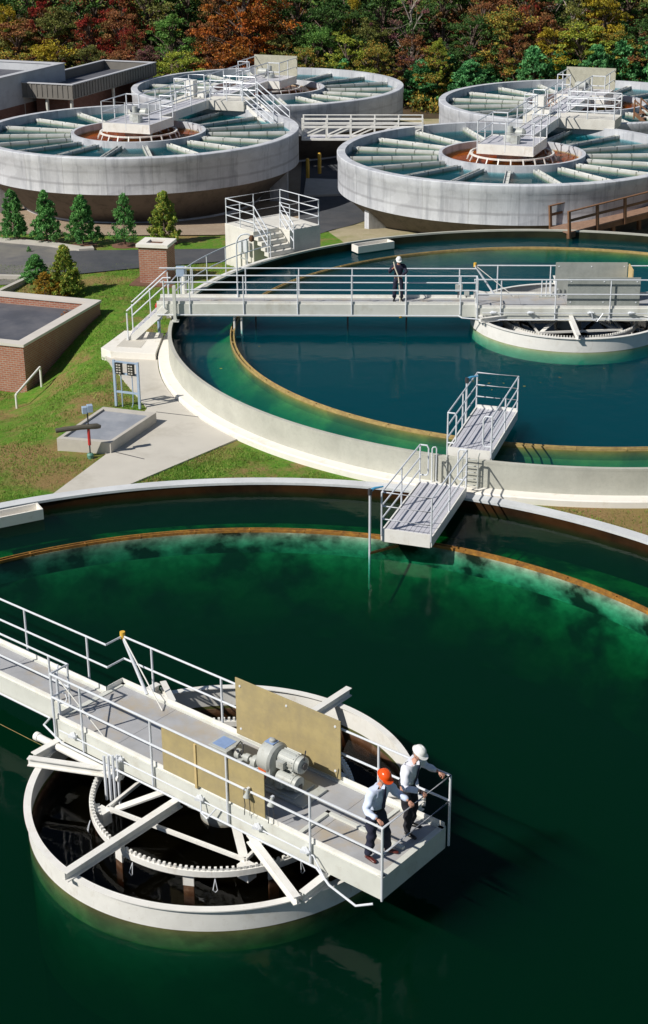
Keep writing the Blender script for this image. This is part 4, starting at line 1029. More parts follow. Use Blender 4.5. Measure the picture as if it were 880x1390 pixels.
def raised_tank(label):
    t = thing('raised_tank', label, 'tank', (0, 0, G), 0, 'raised round concrete tanks')
    H = ZB - G; zw = H - .42
    MB().ring([(7.80, H), (RB, H), (RB + .03, H - .03), (RB + .03, H - .34), (RB - .01, H - .40), (RB - .01, H - 1.70), (7.6, H - 1.79), (7.80, H - 1.79)], 160).build('wall', M['tank_grey'], t, smooth=True)
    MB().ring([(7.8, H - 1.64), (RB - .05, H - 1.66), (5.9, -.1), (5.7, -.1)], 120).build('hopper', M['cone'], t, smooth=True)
    MB().ring([(5.75, -.3), (6.15, -.3), (6.15, .26), (5.75, .30)], 96).build('base_ring', M['tank_grey'], t, smooth=True)
    MB().lathe([(0, zw - 1.6), (7.85, zw - 1.0)], 96).build('tank_floor', M['floor'], t)
    MB().ring([(.72, zw - .2), (3.22, zw - .12), (3.22, zw - .4), (.72, zw - .4)], 96).build('silt_bed', plain('orange silt', (.58, .34, .11), .9, .3, 2, dirt=(.2, .09, .04), dirt_amt=.45), t)
    MB().ring([(3.25, H - .10), (3.42, H - .10), (3.42, zw - 1.1), (3.25, zw - 1.1)], 120).build('inner_ring', M['tank_grey'], t, smooth=True)
    MB().ring([(3.15, zw - .05), (3.24, zw - .05), (3.24, zw - .9), (3.15, zw - .9)], 96).build('ring_stain', M['weir'], t, smooth=True)
    for a in (R(-8), R(206)):
        MB().box((7.2 * math.cos(a), 7.2 * math.sin(a), H / 2 - 1.2), (.9, .42, H - 1.2), a).build('pier', M['tank_grey'], t)
    for k in range(18):
        a = R(20 * k + 1)
        root_m = Matrix.Rotation(a, 4, 'Z')
        m = MB(); x0, x1 = 3.5, 7.72
        m.b(x0, x1, -.12, -.09, H - .48, H - .24).b(x0, x1, .09, .12, H - .48, H - .24).b(x0, x1, -.088, .088, H - .34, H - .31)
        m.b(x1 + .002, x1 + .06, -.14, .14, H - .50, H - .22)
        bmesh.ops.transform(m.bm, matrix=root_m, verts=m.bm.verts)
        o = m.build('launder', M['launder'], t)
    # central mechanism ring standing in the rusty water
    m = MB(); m.ring([(1.88, H - .16), (1.97, H - .16), (1.97, H - .09), (1.88, H - .09)], 64)
    for k in range(22):
        a = 2 * math.pi * k / 22; m.bar((1.95 * math.cos(a), 1.95 * math.sin(a), H - .10), (2.10 * math.cos(a), 2.10 * math.sin(a), H - .40), .06, .04)
    m.build('stud_ring', M['white_steel'], t, smooth=False)
    MB().cyl((0, 0, zw - 1.4), (0, 0, H + .3), .7, 24).build('centre_column', M['tank_grey'], t, smooth=True)
    return t
def raised_bridge(label, far=False):
    t = thing('tank_bridge', label, 'walkway', (0, 0, 2.95), AX, 'walkway bridges of the raised tanks')
    MB().b(-1.3, 1.3, -1.3, 1.3, -.05, 0).b(1.304, 7.6, -.55, .55, -.05, 0).build('deck', M['grate'], t)
    f = MB()
    f.b(-1.34, -1.30, -1.34, 1.34, -.42, .03).b(1.30, 1.34, -1.34, -.56, -.42, .03).b(1.30, 1.34, .56, 1.34, -.42, .03).b(-1.298, 1.298, -1.34, -1.30, -.42, .03).b(-1.298, 1.298, 1.30, 1.34, -.42, .03)
    f.b(1.342, 7.6, -.60, -.56, -.42, .03).b(1.342, 7.6, .56, .60, -.42, .03)
    f.build('beam', M['white_steel'], t)
    railing(t, [[(7.5, .6), (1.32, .6), (1.32, 1.32), (-1.32, 1.32), (-1.32, -1.32), (1.32, -1.32), (1.32, -.6), (7.5, -.6)]],
            [(1.32, .6), (1.32, 1.32), (0, 1.32), (-1.32, 1.32), (-1.32, 0), (-1.32, -1.32), (0, -1.32), (1.32, -1.32), (1.32, -.6)] + [(x, y) for x in (3.2, 5.0, 6.8) for y in (.6, -.6)], (1.07, .55), r=.03, drop=.3)
    m = MB(); X = Matrix.Rotation(math.pi / 2, 4, 'Y')
    m.lathe([(0, 0), (.30, 0), (.30, .22), (.22, .30), (.22, .40), (0, .42)], 24, M=Matrix.Translation((-.1, .1, 0)))
    m.lathe([(0, -.3), (.20, -.3), (.22, .2), (.12, .32), (0, .32)], 20, M=Matrix.Translation((.15, -.25, .38)) @ Matrix.Rotation(math.pi / 2, 4, 'X'))
    m.lathe([(0, 0), (.13, 0), (.14, .28), (0, .32)], 20, M=Matrix.Translation((-.1, .1, .42))); m.b(-.75, -.45, -.5, -.1, 0, .38)
    m.build('drive_unit', M['motor'], t, smooth=True)
    if far:
        MB().b(-1.31, -1.285, -1.4, 1.4, .02, 1.18).build('screen_board', M['ply_grey'] if False else plain('pale screen board', (.42, .41, .33), .6), t)
    c = MB()
    for y in (-.45, .45): c.tube([(.4, y, -.4), (1.9, y, -.95)], .03, 6)
    c.build('brace', M['rail'], t)
    return t
tl = ['front left raised concrete tank above the row of small evergreens', 'rear left raised concrete tank with a pale screen board at its centre', 'front right raised concrete tank behind the brown timber footbridge', 'rear right raised concrete tank in front of the evergreen shrubs']
bl = ['platform and bridge at the centre of the front left raised tank', 'platform with pale screen board at the centre of the rear left raised tank', 'platform and bridge at the centre of the front right raised tank', 'platform with pale screen board at the centre of the rear right raised tank']
src = raised_tank(tl[0]); sb1 = raised_bridge(bl[0]); sb2 = raised_bridge(bl[1], True)
for i, (x, y) in enumerate(TB):
    o = src if i == 0 else dup(src)
    o.location = (x, y, G); o['label'] = tl[i]
    fr = i in (0, 2)
    q = (sb1 if i == 0 else dup(sb1)) if fr else (sb2 if i == 1 else dup(sb2))
    q.location = (x, y, 2.95); q.rotation_euler = (0, 0, AX if fr else AX + math.pi); q['label'] = bl[i]
    o_ = MB().ring([(3.43, ZB - .39), (7.82, ZB - .39), (7.82, ZB - 1.92), (3.43, ZB - 1.92)], 160).build('water', M['water_raised']); o_.location = (x, y, 0); setting(o_)
    water_body('ring_water', (x, y), 3.235, ZB - .40, 1.4, 'water_brown')

def landing(label, c, right):
    t = thing('junction_landing', label, 'landing', (c[0], c[1], G), AX, 'landings between the raised tanks')
    z = 2.95 - G; y0, y1 = (-3.4, 1.3) if right else (-2.6, 1.6)
    MB().b(-.95, .95, y0, y1, z - .5, z).build('slab', M['white_block'], t)
    MB().b(-.55, .55, y0 + .3, y0 + .9, -.1, z - .502).b(-.5, .5, y1 - .7, y1 - .2, -.1, z - .502).build('pier', M['tank_grey'], t)
    g = .6
    railing(t, [[(-.92, -g), (-.92, y0 + .05), (.92, y0 + .05), (.92, -g)], [(-.92, g), (-.92, y1 - .05), (.92, y1 - .05), (.92, g)]],
            [(s * .92, y) for s in (-1, 1) for y in (-g, y0 + .05, g, y1 - .05, (y0 - g) / 2)] , (1.07, .72, .36), r=.03, z0=z)
    m = MB(); m.b(-.3, .25, y1 - .9, y1 - .35, z + .003, z + .9).b(-.25, .2, .1, .5, z + .003, z + .35)
    m.build('switch_cabinet', M['white_steel'], t, bevel=.01)
    return t
landing('landing with railings and a cabinet where the two left raised tanks meet', (-6.3, 85.3), False)
landing('landing with railings where the two right raised tanks meet', (11.85, 78.55), True)
# stairs from the left landing down to the truss footbridge
t = thing('landing_stairs', 'white railed stairs going down from the left landing towards the truss footbridge', 'stairs', (-3.9, 84.2, 1.75), R(-58))
for y in (-.45, .45): MB().bar((0, y, 1.05), (3.4, y, -.05), .05, .22).build('stringer', M['white_steel'], t)
for k in range(7): MB().box((.25 + .45 * k, 0, .98 - .145 * k), (.3, .85, .04)).build('tread', M['grate'], t)
for y in (-.5, .5): railing(t, [[(-.2, y, 1.1), (0, y, 1.1), (3.4, y, 0)]], [(0, y, 1.1), (1.7, y, .55), (3.4, y, 0)], (1.0, .66, .33), r=.03)
# truss footbridge
t = thing('truss_footbridge', 'white steel truss footbridge between the left and right raised tanks', 'footbridge', (-.98, 78.4, 1.9), R(-3))
L = 6.2; m = MB()
m.b(0, L, -.5, .5, -.04, .02).build('deck', M['grate'], t)
m = MB()
for y in (-.55, .55):
    for z in (-.0, .62): m.b(0, L, y - .045, y + .045, z - .05, z + .05)
    for z in (.82, 1.05): m.tube([(0, y, z), (L, y, z)], .028, 6)
    for k in range(6):
        x = .04 + k * (L - .08) / 5; m.b(x - .035, x + .035, y - .035, y + .035, .05, 1.06)
        if k < 5: m.bar((x, y, .05), (x + (L - .08) / 5, y, .58), .05, .06)
m.build('truss', M['white_steel'], t)
# timber footbridge
a = at(759, 312, -.05); bdir = (at(880, 281, .40) - a); an = math.atan2(bdir.y, bdir.x)
t = thing('timber_footbridge', 'brown timber footbridge leading to the far rim of the blue tank', 'footbridge', a, an)
t.rotation_euler = (0, -math.atan2(bdir.z, bdir.xy.length), an)
L = 10
m = MB()
for k in range(60): m.b(L * k / 60 + .006, L * (k + 1) / 60 - .006, -.62, .62, -.05, 0)
m.build('deck', M['timber_deck'], t)
m = MB(); m.b(0, L, -.62, -.55, -.28, -.052).b(0, L, .55, .62, -.28, -.052)
for k in range(5): m.b(.4 + 2.2 * k, .55 + 2.2 * k, -.5, -.35, -1.1, -.053).b(.4 + 2.2 * k, .55 + 2.2 * k, .35, .5, -1.1, -.053)
m.build('joist', M['timber'], t)
for y in (-.68, .68):
    m = MB()
    for k in range(7): m.b(k * 1.55, k * 1.55 + .11, y - .055, y + .055, -.25, .92)
    for z in (.92, .48): m.b(0, L, y - (.06 if z > .9 else .03), y + (.06 if z > .9 else .03), z + .003, z + (.045 if z > .9 else .11))
    m.build('railing', M['timber'], t)
# timber stairs at the right edge beside the right landing
p = at(884, 172, 1.8); t = thing('timber_stairs', 'brown timber stairs beside the right landing at the right edge', 'stairs', p, R(-35)); t.scale = (.7, .8, .7)
m = MB()
for y in (-.5, .5): m.bar((-1.2, y, 1.0), (1.6, y, -.9), .06, .26); m.bar((-1.2, y, 1.95), (1.6, y, .1), .05, .1); m.b(-1.25, -1.15, y - .05, y + .05, .6, 2.0); m.b(.2, .3, y - .05, y + .05, -.3, 1.0)
m.build('stringer', M['yellow'] if False else M['timber'], t)
for k in range(8): MB().box((-1.0 + .34 * k, 0, .86 - .23 * k), (.30, .95, .05)).build('tread', M['timber_deck'], t)
# yellow bollards and the drain housing in the shade between the tanks
for i, (px, py) in enumerate(((418, 244), (434, 236))):
    p = at(px, py, G + .0); t = thing('bollard', ['left yellow bollard in the shade between the raised tanks', 'right yellow bollard in the shade between the raised tanks'][i], 'bollard', p, 0, 'yellow bollards between the raised tanks')
    MB().lathe([(0, 0), (.10, 0), (.10, 1.1), (.07, 1.16), (0, 1.18)], 16).build('post', M['yellow'], t, smooth=True)

# the raised tanks and what belongs to them stand a little farther off (similarity about the lens keeps their outline)
KB = 1.06
def farther(o):
    o.location = Vector((o.location.x * KB, o.location.y * KB, CAMH + (o.location.z - CAMH) * KB)); o.scale = [k * KB for k in o.scale]
for o in list(COL.objects):
    if o.parent is None and (o.get('category') is not None or o.name.startswith(('water', 'ring_water'))):
        if o.name.split('.')[0] in ('raised_tank', 'tank_bridge', 'junction_landing', 'landing_stairs', 'truss_footbridge', 'timber_stairs', 'bollard', 'clad_building', 'pale_building', 'ring_water') or (o.name.startswith('water') and o.location.y > 60):
            farther(o)

# ------------------------------------------------------------------ people
def skin(nodes_, edges, sub=2, root=0):
    """nodes_: list of (pos, rx, ry); returns verts, faces"""
    bm = bmesh.new(); ly = bm.verts.layers.skin.verify(); vs = [bm.verts.new(p[0]) for p in nodes_]
    for a, b in edges: bm.edges.new((vs[a], vs[b]))
    for v, p in zip(vs, nodes_):
        v[ly].radius = (p[1], p[2] if len(p) > 2 else p[1]); v[ly].use_root = False
    vs[root][ly].use_root = True
    me = bpy.data.meshes.new('skin_tmp'); bm.to_mesh(me); bm.free()
    o = bpy.data.objects.new('skin_tmp', me); COL.objects.link(o)
    s = o.modifiers.new('s', 'SKIN'); s.use_smooth_shade = True
    u = o.modifiers.new('u', 'SUBSURF'); u.levels = sub; u.render_levels = sub
    dg = bpy.context.evaluated_depsgraph_get(); dg.update()
    ev = o.evaluated_get(dg); m2 = ev.to_mesh()
    V = [v.co.copy() for v in m2.vertices]; F = [tuple(p.vertices) for p in m2.polygons]
    ev.to_mesh_clear(); bpy.data.objects.remove(o); bpy.data.meshes.remove(me)
    return V, F
def chain(pts, sub=2):
    n = [(Vector(p[0]), *p[1:]) for p in pts]
    return skin(n, [(i, i + 1) for i in range(len(n) - 1)], sub)
def person(label, loc, rz, J, shirt, trousers, shoe, helmet, tie=None, hips=1.0, coverall=False, group=None):
    """J: joint positions (x right, y forward, z up, feet on 0)"""
    t = thing('person', label, 'person', loc, rz, group)
    V3 = Vector
    pel, ch, nk, hd = V3(J['pelvis']), V3(J['chest']), V3(J['neck']), V3(J['head'])
    up = (hd - nk).normalized(); fwd = V3(J['look']).normalized(); fwd = (fwd - up * fwd.dot(up)).normalized(); rt = fwd.cross(up)
    HM = Matrix(((rt.x, fwd.x, up.x, hd.x), (rt.y, fwd.y, up.y, hd.y), (rt.z, fwd.z, up.z, hd.z), (0, 0, 0, 1)))
    mid = pel.lerp(ch, .5)
    # ---- body: one mesh (legs, torso, arms, neck, head with face, hands)
    b = MB()
    nodes_ = [(pel, .13, .10), (mid, .12, .09), (ch, .15, .10), (nk - V3((0, 0, .02)), .06, .06), (nk.lerp(hd, .45), .055, .058)]
    edges = [(0, 1), (1, 2), (2, 3), (3, 4)]
    for s in 'LR':
        sh, el, wr = V3(J['sh' + s]), V3(J['el' + s]), V3(J['wr' + s]); i = len(nodes_)
        nodes_ += [(sh, .055, .055), (sh.lerp(el, .5), .045, .045), (el, .038, .038), (el.lerp(wr, .4), .037, .037), (wr, .026, .026)]
        edges += [(2, i), (i, i + 1), (i + 1, i + 2), (i + 2, i + 3), (i + 3, i + 4)]
        hp, kn, an = V3(J['hp' + s]), V3(J['kn' + s]), V3(J['an' + s]); i = len(nodes_)
        nodes_ += [(hp, .085, .085), (hp.lerp(kn, .5), .072, .072), (kn, .052, .052), (kn.lerp(an, .4), .05, .05), (an, .034, .034)]
        edges += [(0, i), (i, i + 1), (i + 1, i + 2), (i + 2, i + 3), (i + 3, i + 4)]
    b.raw(*skin(nodes_, edges, 1))
    # head: a shaped ovoid with brow, nose, mouth, chin and ears
    hb = bmesh.new(); bmesh.ops.create_uvsphere(hb, u_segments=28, v_segments=20, radius=1)
    for v in hb.verts:
        x, y, z = v.co
        w = .076 * (1 - .20 * max(0, -z) ** 1.5); d = .098; h = .122
        X, Y, Z = x * w, y * d, z * h
        if y > .2:
            if z < -.1: Y *= 1 - .10 * (-z)
            cx = math.exp(-(x / .16) ** 2)
            Y += .024 * cx * math.exp(-((z + .12) / .16) ** 2) * (1 + .4 * (z < -.12))       # nose
            Y -= .010 * math.exp(-((abs(x) - .36) / .15) ** 2) * math.exp(-((z - .06) / .12) ** 2)  # eye sockets
            Y += .007 * math.exp(-((z - .24) / .10) ** 2) * math.exp(-(x / .5) ** 2)            # brow
            Y += .008 * math.exp(-(x / .25) ** 2) * math.exp(-((z + .48) / .09) ** 2)           # lips
            Y -= .007 * math.exp(-(x / .3) ** 2) * math.exp(-((z + .60) / .06) ** 2)
            Y += .012 * math.exp(-(x / .25) ** 2) * math.exp(-((z + .80) / .14) ** 2)           # chin
        v.co = Vector((X, Y, Z))
    b.raw([HM @ v.co for v in hb.verts], [[v.index for v in f.verts] for f in hb.faces]); hb.free()
    for s in (-1, 1):
        b.lathe([(0, -.008), (.018, -.008), (.024, .002), (.014, .008), (0, .004)], 12, M=HM @ Matrix.Translation((s * .076, -.005, -.012)) @ Matrix.Diagonal((.5, 1, 1.35, 1)) @ Matrix.Rotation(math.pi / 2, 4, 'Y'))
    # hands: palm, four fingers and a thumb closed round what they hold (bar axis ax)
    for s, sg in (('L', -1), ('R', 1)):
        wr = V3(J['wr' + s]); el = V3(J['el' + s]); hc = V3(J['hand' + s]); ax = V3(J['ax' + s]).normalized()
        d = (hc - wr).normalized(); ax = (ax - d * ax.dot(d)).normalized(); n = d.cross(ax)
        if n.z < 0 and J.get('flip' + s, 0) == 0: n = -n
        n = -n                                             # n points from the back of the hand into the grip
        L = (hc - wr).length
        b.raw(*skin([(wr, .024, .024), (wr + d * L * .45, .040, .020), (wr + d * L * .95, .042, .018)], [(0, 1), (1, 2)], 1))
        for k, (off, fl) in enumerate(((-.032, .9), (-.011, 1.0), (.011, .95), (.031, .78))):
            base = wr + d * L * .9 + ax * off
            p1 = base + d * .030 * fl + n * .012; p2 = p1 + d * .006 + n * .032 * fl; p3 = p2 - d * .020 * fl + n * .012
            b.raw(*chain([(wr + d * L * .6 + ax * off, .009), (base, .010), (p1, .0095), (p2, .009), (p3, .0075)], 1))
        th = wr + d * L * .35 - ax * .030 * J.get('thumb' + s, 1)
        b.raw(*chain([(wr + d * L * .25 - ax * .01 * J.get('thumb' + s, 1), .012), (th + n * .012, .012), (th + d * .028 + n * .034 - ax * .006, .0105), (th + d * .05 + n * .046, .0085)], 1))
    body = b.build('body', CL['skin'], t, smooth=True)
    # ---- clothes follow the body
    c = MB()
    nodes_ = [(pel + V3((0, 0, .0)), .150 * hips, .120 * hips), (pel.lerp(ch, .33), .166 * hips, .136 * hips), (pel.lerp(ch, .7), .178, .130), (ch, .188, .126), (ch.lerp(nk, .6), .118, .095), (nk + V3((0, 0, -.005)), .066, .066)]
    edges = [(i, i + 1) for i in range(5)]
    for s in 'LR':
        sh, el, wr = V3(J['sh' + s]), V3(J['el' + s]), V3(J['wr' + s]); i = len(nodes_)
        nodes_ += [(sh, .094, .094), (sh.lerp(el, .5), .080, .080), (el, .070, .070), (el.lerp(wr, .5), .062, .062), (wr + (el - wr) * .08, .046, .046)]
        edges += [(3, i), (i, i + 1), (i + 1, i + 2), (i + 2, i + 3), (i + 3, i + 4)]
    V, F = skin(nodes_, edges, 2)
    rr = random.Random(len(label))
    ph = [rr.random() * 6 for _ in range(6)]
    def wr_(v, a): return v + V3((math.sin(v.z * 38 + v.x * 21 + ph[0]), math.sin(v.z * 31 - v.x * 27 + ph[1]), math.sin(v.x * 40 + v.y * 33 + ph[2]))) * a
    c.raw([wr_(v, .009) for v in V], F)
    c.build('coverall_top' if coverall else 'shirt', shirt, t, smooth=True)
    c = MB(); nodes_ = [(pel.lerp(ch, .24), .158 * hips, .132 * hips), (pel + V3((0, 0, -.04)), .160 * hips, .135 * hips)]; edges = [(0, 1)]
    for s in 'LR':
        hp, kn, an = V3(J['hp' + s]), V3(J['kn' + s]), V3(J['an' + s]); i = len(nodes_)
        nodes_ += [(hp + V3((0, 0, -.03)), .108, .115), (hp.lerp(kn, .5), .102, .105), (kn, .084, .088), (kn.lerp(an, .5), .078, .082), (an + V3((0, 0, -.01)), .072, .080)]
        edges += [(1, i), (i, i + 1), (i + 1, i + 2), (i + 2, i + 3), (i + 3, i + 4)]
    V, F = skin(nodes_, edges, 2); c.raw([wr_(v, .009) for v in V], F)
    c.build('trousers', trousers, t, smooth=True)
    if not coverall:
        MB().lathe([(.150 * hips, -.02), (.160 * hips, -.018), (.160 * hips, .018), (.150 * hips, .02)], 24, M=Matrix.Translation(pel.lerp(ch, .2)) @ Matrix.Diagonal((1, .84, 1, 1))).build('belt', CL['black'], t, smooth=True)
    for s in 'LR':
        an = V3(J['an' + s]); tv = V3(J['toe' + s]).normalized()
        fz = an.z - .09
        m = MB(); V, F = chain([(V3((an.x, an.y, fz + .075)), .045, .045), (V3((an.x, an.y, fz + .045)) - tv * .035, .045, .04), (V3((an.x, an.y, fz + .045)) + tv * .08, .045, .036), (V3((an.x, an.y, fz + .035)) + tv * .17, .042, .026), (V3((an.x, an.y, fz + .03)) + tv * .205, .026, .018)], 2)
        m.raw([Vector((v.x, v.y, max(v.z, fz + .002))) for v in V], F); m.build('shoe', shoe, t, smooth=True)
    # ---- hair, helmet, collar and tie
    m = MB(); V, F = [], []
    hb = bmesh.new(); bmesh.ops.create_uvsphere(hb, u_segments=24, v_segments=16, radius=1)
    keep = [f for f in hb.faces if f.calc_center_median().z > -.35 and (f.calc_center_median().y < .35)]
    bmesh.ops.delete(hb, geom=[f for f in hb.faces if f not in keep], context='FACES')
    hb.verts.ensure_lookup_table(); hb.verts.index_update()
    m.raw([HM @ Vector((v.co.x * .080, v.co.y * .103 - .003, v.co.z * .126)) for v in hb.verts], [[v.index for v in f.verts] for f in hb.faces]); hb.free()
    m.build('hair', CL['hair'], t, smooth=True)
    m = MB(); HT = HM @ Matrix.Translation((0, -.004, .048)) @ Matrix.Rotation(-.06, 4, 'X')
    prof = [(.118, .0), (.115, .004), (.111, .03), (.102, .06), (.082, .088), (.048, .106), (.0, .113)]
    m.lathe(prof, 36, M=HT @ Matrix.Diagonal((.88, 1.08, 1, 1)))
    m.lathe([(.134, -.004), (.136, 0), (.118, .006), (.112, .0)], 36, M=HT @ Matrix.Diagonal((.86, 1.07, 1, 1)))
    pk = [(.118 * math.cos(a) * .86, .088 + .095 * math.sin(a), -.002 - .012 * math.sin(a)) for a in [math.pi * k / 12 for k in range(13)]]
    lo = [HT @ Vector(p) for p in pk]; hi = [HT @ (Vector(p) + Vector((0, 0, .007))) for p in pk]
    n_ = len(pk); m.raw(lo + hi, [list(range(n_))[::-1], list(range(n_, 2 * n_))] + [[i, i + 1, n_ + i + 1, n_ + i] for i in range(n_ - 1)] + [[n_ - 1, 0, n_, 2 * n_ - 1]])
    for x in (-.025, 0, .025): m.tube([HT @ Vector((x, -.10, .055)), HT @ Vector((x, -.05, .100)), HT @ Vector((x, 0, .113)), HT @ Vector((x, .05, .100)), HT @ Vector((x, .10, .052))], .006, 6)
    m.build('helmet', helmet, t, smooth=True)
    if tie:
        fw = V3(J.get('front', (0, 1, 0))).normalized(); dn = (pel - ch).normalized()
        m = MB(); s0 = nk + V3((0, 0, -.02)) + fw * .075
        pts = [(s0, .020), (s0 + dn * .05 + fw * .02, .016), (ch + fw * .125, .026), (pel.lerp(ch, .6) + fw * .137, .034), (pel.lerp(ch, .33) + fw * .137, .040), (pel.lerp(ch, .24) + fw * .135, .008)]
        rs = fw.cross(V3((0, 0, 1))).normalized(); vs = []
        for p, w in pts: vs += [p - rs * w, p + rs * w, p + rs * w + fw * .012, p - rs * w + fw * .012]
        fs = [[0, 1, 2, 3], [20, 23, 22, 21]] + [[4 * i + a, 4 * i + (a + 1) % 4, 4 * i + 4 + (a + 1) % 4, 4 * i + 4 + a] for i in range(5) for a in range(4)]
        m.raw(vs, fs); m.build('tie', tie, t)
        m = MB()
        for s in (-1, 1): m.bar(nk + fw * .055 + V3((0, 0, .012)), nk + fw * .085 + rs * s * .055 + V3((0, 0, -.035)), .05, .008)
        m.build('collar', shirt, t)
    return t

# both men face along the bridge (local +y) with their hands on the end rail
def face(u, v, yaw=0):
    c, s = math.cos(E1), math.sin(E1)
    return (T1.x + u * c - v * s, T1.y + u * s + v * c, -.35), E1 - math.pi / 2 + yaw
loc, rz = face(4.12, -.62)
# rail top lies at y = .53, z = 1.07 in the man's frame
JA = dict(pelvis=(.0, -.0, .93), chest=(.0, .065, 1.31), neck=(.0, .11, 1.485), head=(.0, .17, 1.635), look=(.25, .8, -.45),
          shL=(-.20, .07, 1.395), elL=(-.31, .22, 1.16), wrL=(-.29, .46, 1.14), handL=(-.28, .535, 1.105), axL=(1, 0, 0), thumbL=-1,
          shR=(.20, .06, 1.385), elR=(.36, .08, 1.14), wrR=(.42, .36, 1.14), handR=(.43, .455, 1.105), axR=(1, 0, .0), thumbR=1,
          hpL=(-.10, -.02, .90), knL=(-.15, .10, .50), anL=(-.20, .10, .09), toeL=(-.35, 1, 0),
          hpR=(.10, -.02, .90), knR=(.13, .03, .50), anR=(.15, -.04, .09), toeR=(.15, 1, 0))
manA = person('person in an orange hard hat, pale blue shirt and dark tie, hands on the rail', loc, rz, JA, CL['shirt_blue'], CL['navy'], CL['shoe'], CL['helmet_orange'], CL['tie'], 1.06)
loc, rz = face(4.14, .30, .12)
JB = dict(pelvis=(.02, -.04, .94), chest=(.01, .06, 1.32), neck=(.01, .12, 1.49), head=(.01, .185, 1.64), look=(.25, .80, -.42),
          shL=(-.21, .05, 1.40), elL=(-.36, .10, 1.17), wrL=(-.335, .38, 1.15), handL=(-.34, .475, 1.105), axL=(1, 0, 0), thumbL=-1,
          shR=(.21, .05, 1.39), elR=(.38, .14, 1.15), wrR=(.31, .40, 1.15), handR=(.32, .49, 1.105), axR=(1, 0, 0), thumbR=1,
          hpL=(-.09, -.04, .91), knL=(-.13, .04, .50), anL=(-.14, -.02, .09), toeL=(-.1, 1, 0),
          hpR=(.11, -.04, .91), knR=(.14, .08, .50), anR=(.13, .06, .09), toeR=(.2, 1, 0))
manB = person('person in a white hard hat, white shirt and dark tie, leaning on the platform rail', loc, rz, JB, CL['shirt_white'], CL['black'], CL['shoe_black'], CL['helmet_white'], CL['tie'], 1.04)
# worker on the far bridge, facing the viewer and holding a long pole over the near rail
pm = at(540.5, 408, DZ2)
JC = dict(pelvis=(.0, 0, .93), chest=(.0, .05, 1.30), neck=(.0, .09, 1.47), head=(.0, .14, 1.615), look=(.05, .9, -.35),
          shL=(-.20, .04, 1.38), elL=(-.30, .20, 1.18), wrL=(-.06, .36, 1.06), handL=(.02, .39, 1.06), axL=(0, 0, 1), flipL=1,
          shR=(.20, .04, 1.38), elR=(.36, .16, 1.16), wrR=(.24, .31, 1.36), handR=(.17, .36, 1.40), axR=(0, 0, 1), flipR=1,
          hpL=(-.09, 0, .90), knL=(-.12, .04, .50), anL=(-.13, -.02, .09), toeL=(-.2, 1, 0),
          hpR=(.09, 0, .90), knR=(.13, .03, .50), anR=(.15, .0, .09), toeR=(.2, 1, 0))
manC = person('person in navy coveralls and white hard hat holding a long pole', (pm.x, pm.y, DZ2), math.pi + .03, JC, CL['navy'], CL['navy'], CL['shoe_black'], CL['helmet_white'], None, 1.0, True)
manC.scale = (.93, .93, .93)
t = thing('sampling_pole', 'long cream pole held by the person in navy, its round end hanging over the water', 'pole', (pm.x, pm.y, DZ2), math.pi + .03); t.scale = (.93, .93, .93)
MB().tube([(.21, .345, 1.62), (.165, .37, 1.40), (.03, .405, 1.06), (-.02, .44, .55), (-.06, .56, -.40)], .022, 8).build('shaft', M['cream_pole'], t, smooth=True)
MB().lathe([(0, -.11), (.07, -.09), (.095, 0), (.07, .07), (0, .09)], 14, M=Matrix.Translation((-.065, .57, -.42))).build('head', M['yellow'], t, smooth=True)

for o in list(COL.objects):
    if o.parent is None and o.get('category') and (o in (bridge1, well1, manA, manB) or (o.name.split('.')[0] in ('plywood_panel', 'gear_motor', 'cable_lamp', 'lifting_prop', 'valve_stand') and o.location.y < 30)):
        o.location = nearer(o.location); o.scale = [k * KN for k in o.scale]
        if o in (manA, manB): o.scale = (o.scale[0] * 1.04, o.scale[1] * 1.02, o.scale[2])

# ------------------------------------------------------------------ trees
def leaf_cloud(rr, centres, n, size, spread, flat=.6, jit=.6):
    V, F = [], []
    for _ in range(n):
        c, rad = rr.choice(centres)
        d = Vector((rr.gauss(0, 1), rr.gauss(0, 1), rr.gauss(0, 1)))
        d = d.normalized() * rad * (rr.random() ** .45)
        p = Vector(c) + Vector((d.x, d.y, d.z * flat)) * spread
        q = Euler((rr.random() * 6.28, rr.random() * 6.28, rr.random() * 6.28)).to_matrix()
        s = size * (1 - jit / 2 + jit * rr.random()); i = len(V)
        V += [p + q @ Vector((-s, 0, 0)), p + q @ Vector((0, -s * .55, 0)), p + q @ Vector((s, 0, 0)), p + q @ Vector((0, s * .55, 0))]
        F.append((i, i + 1, i + 2, i + 3))
    return V, F
def mesh_of(name, V, F):
    me = bpy.data.meshes.new(name); me.from_pydata([tuple(v) for v in V], [], F); return me
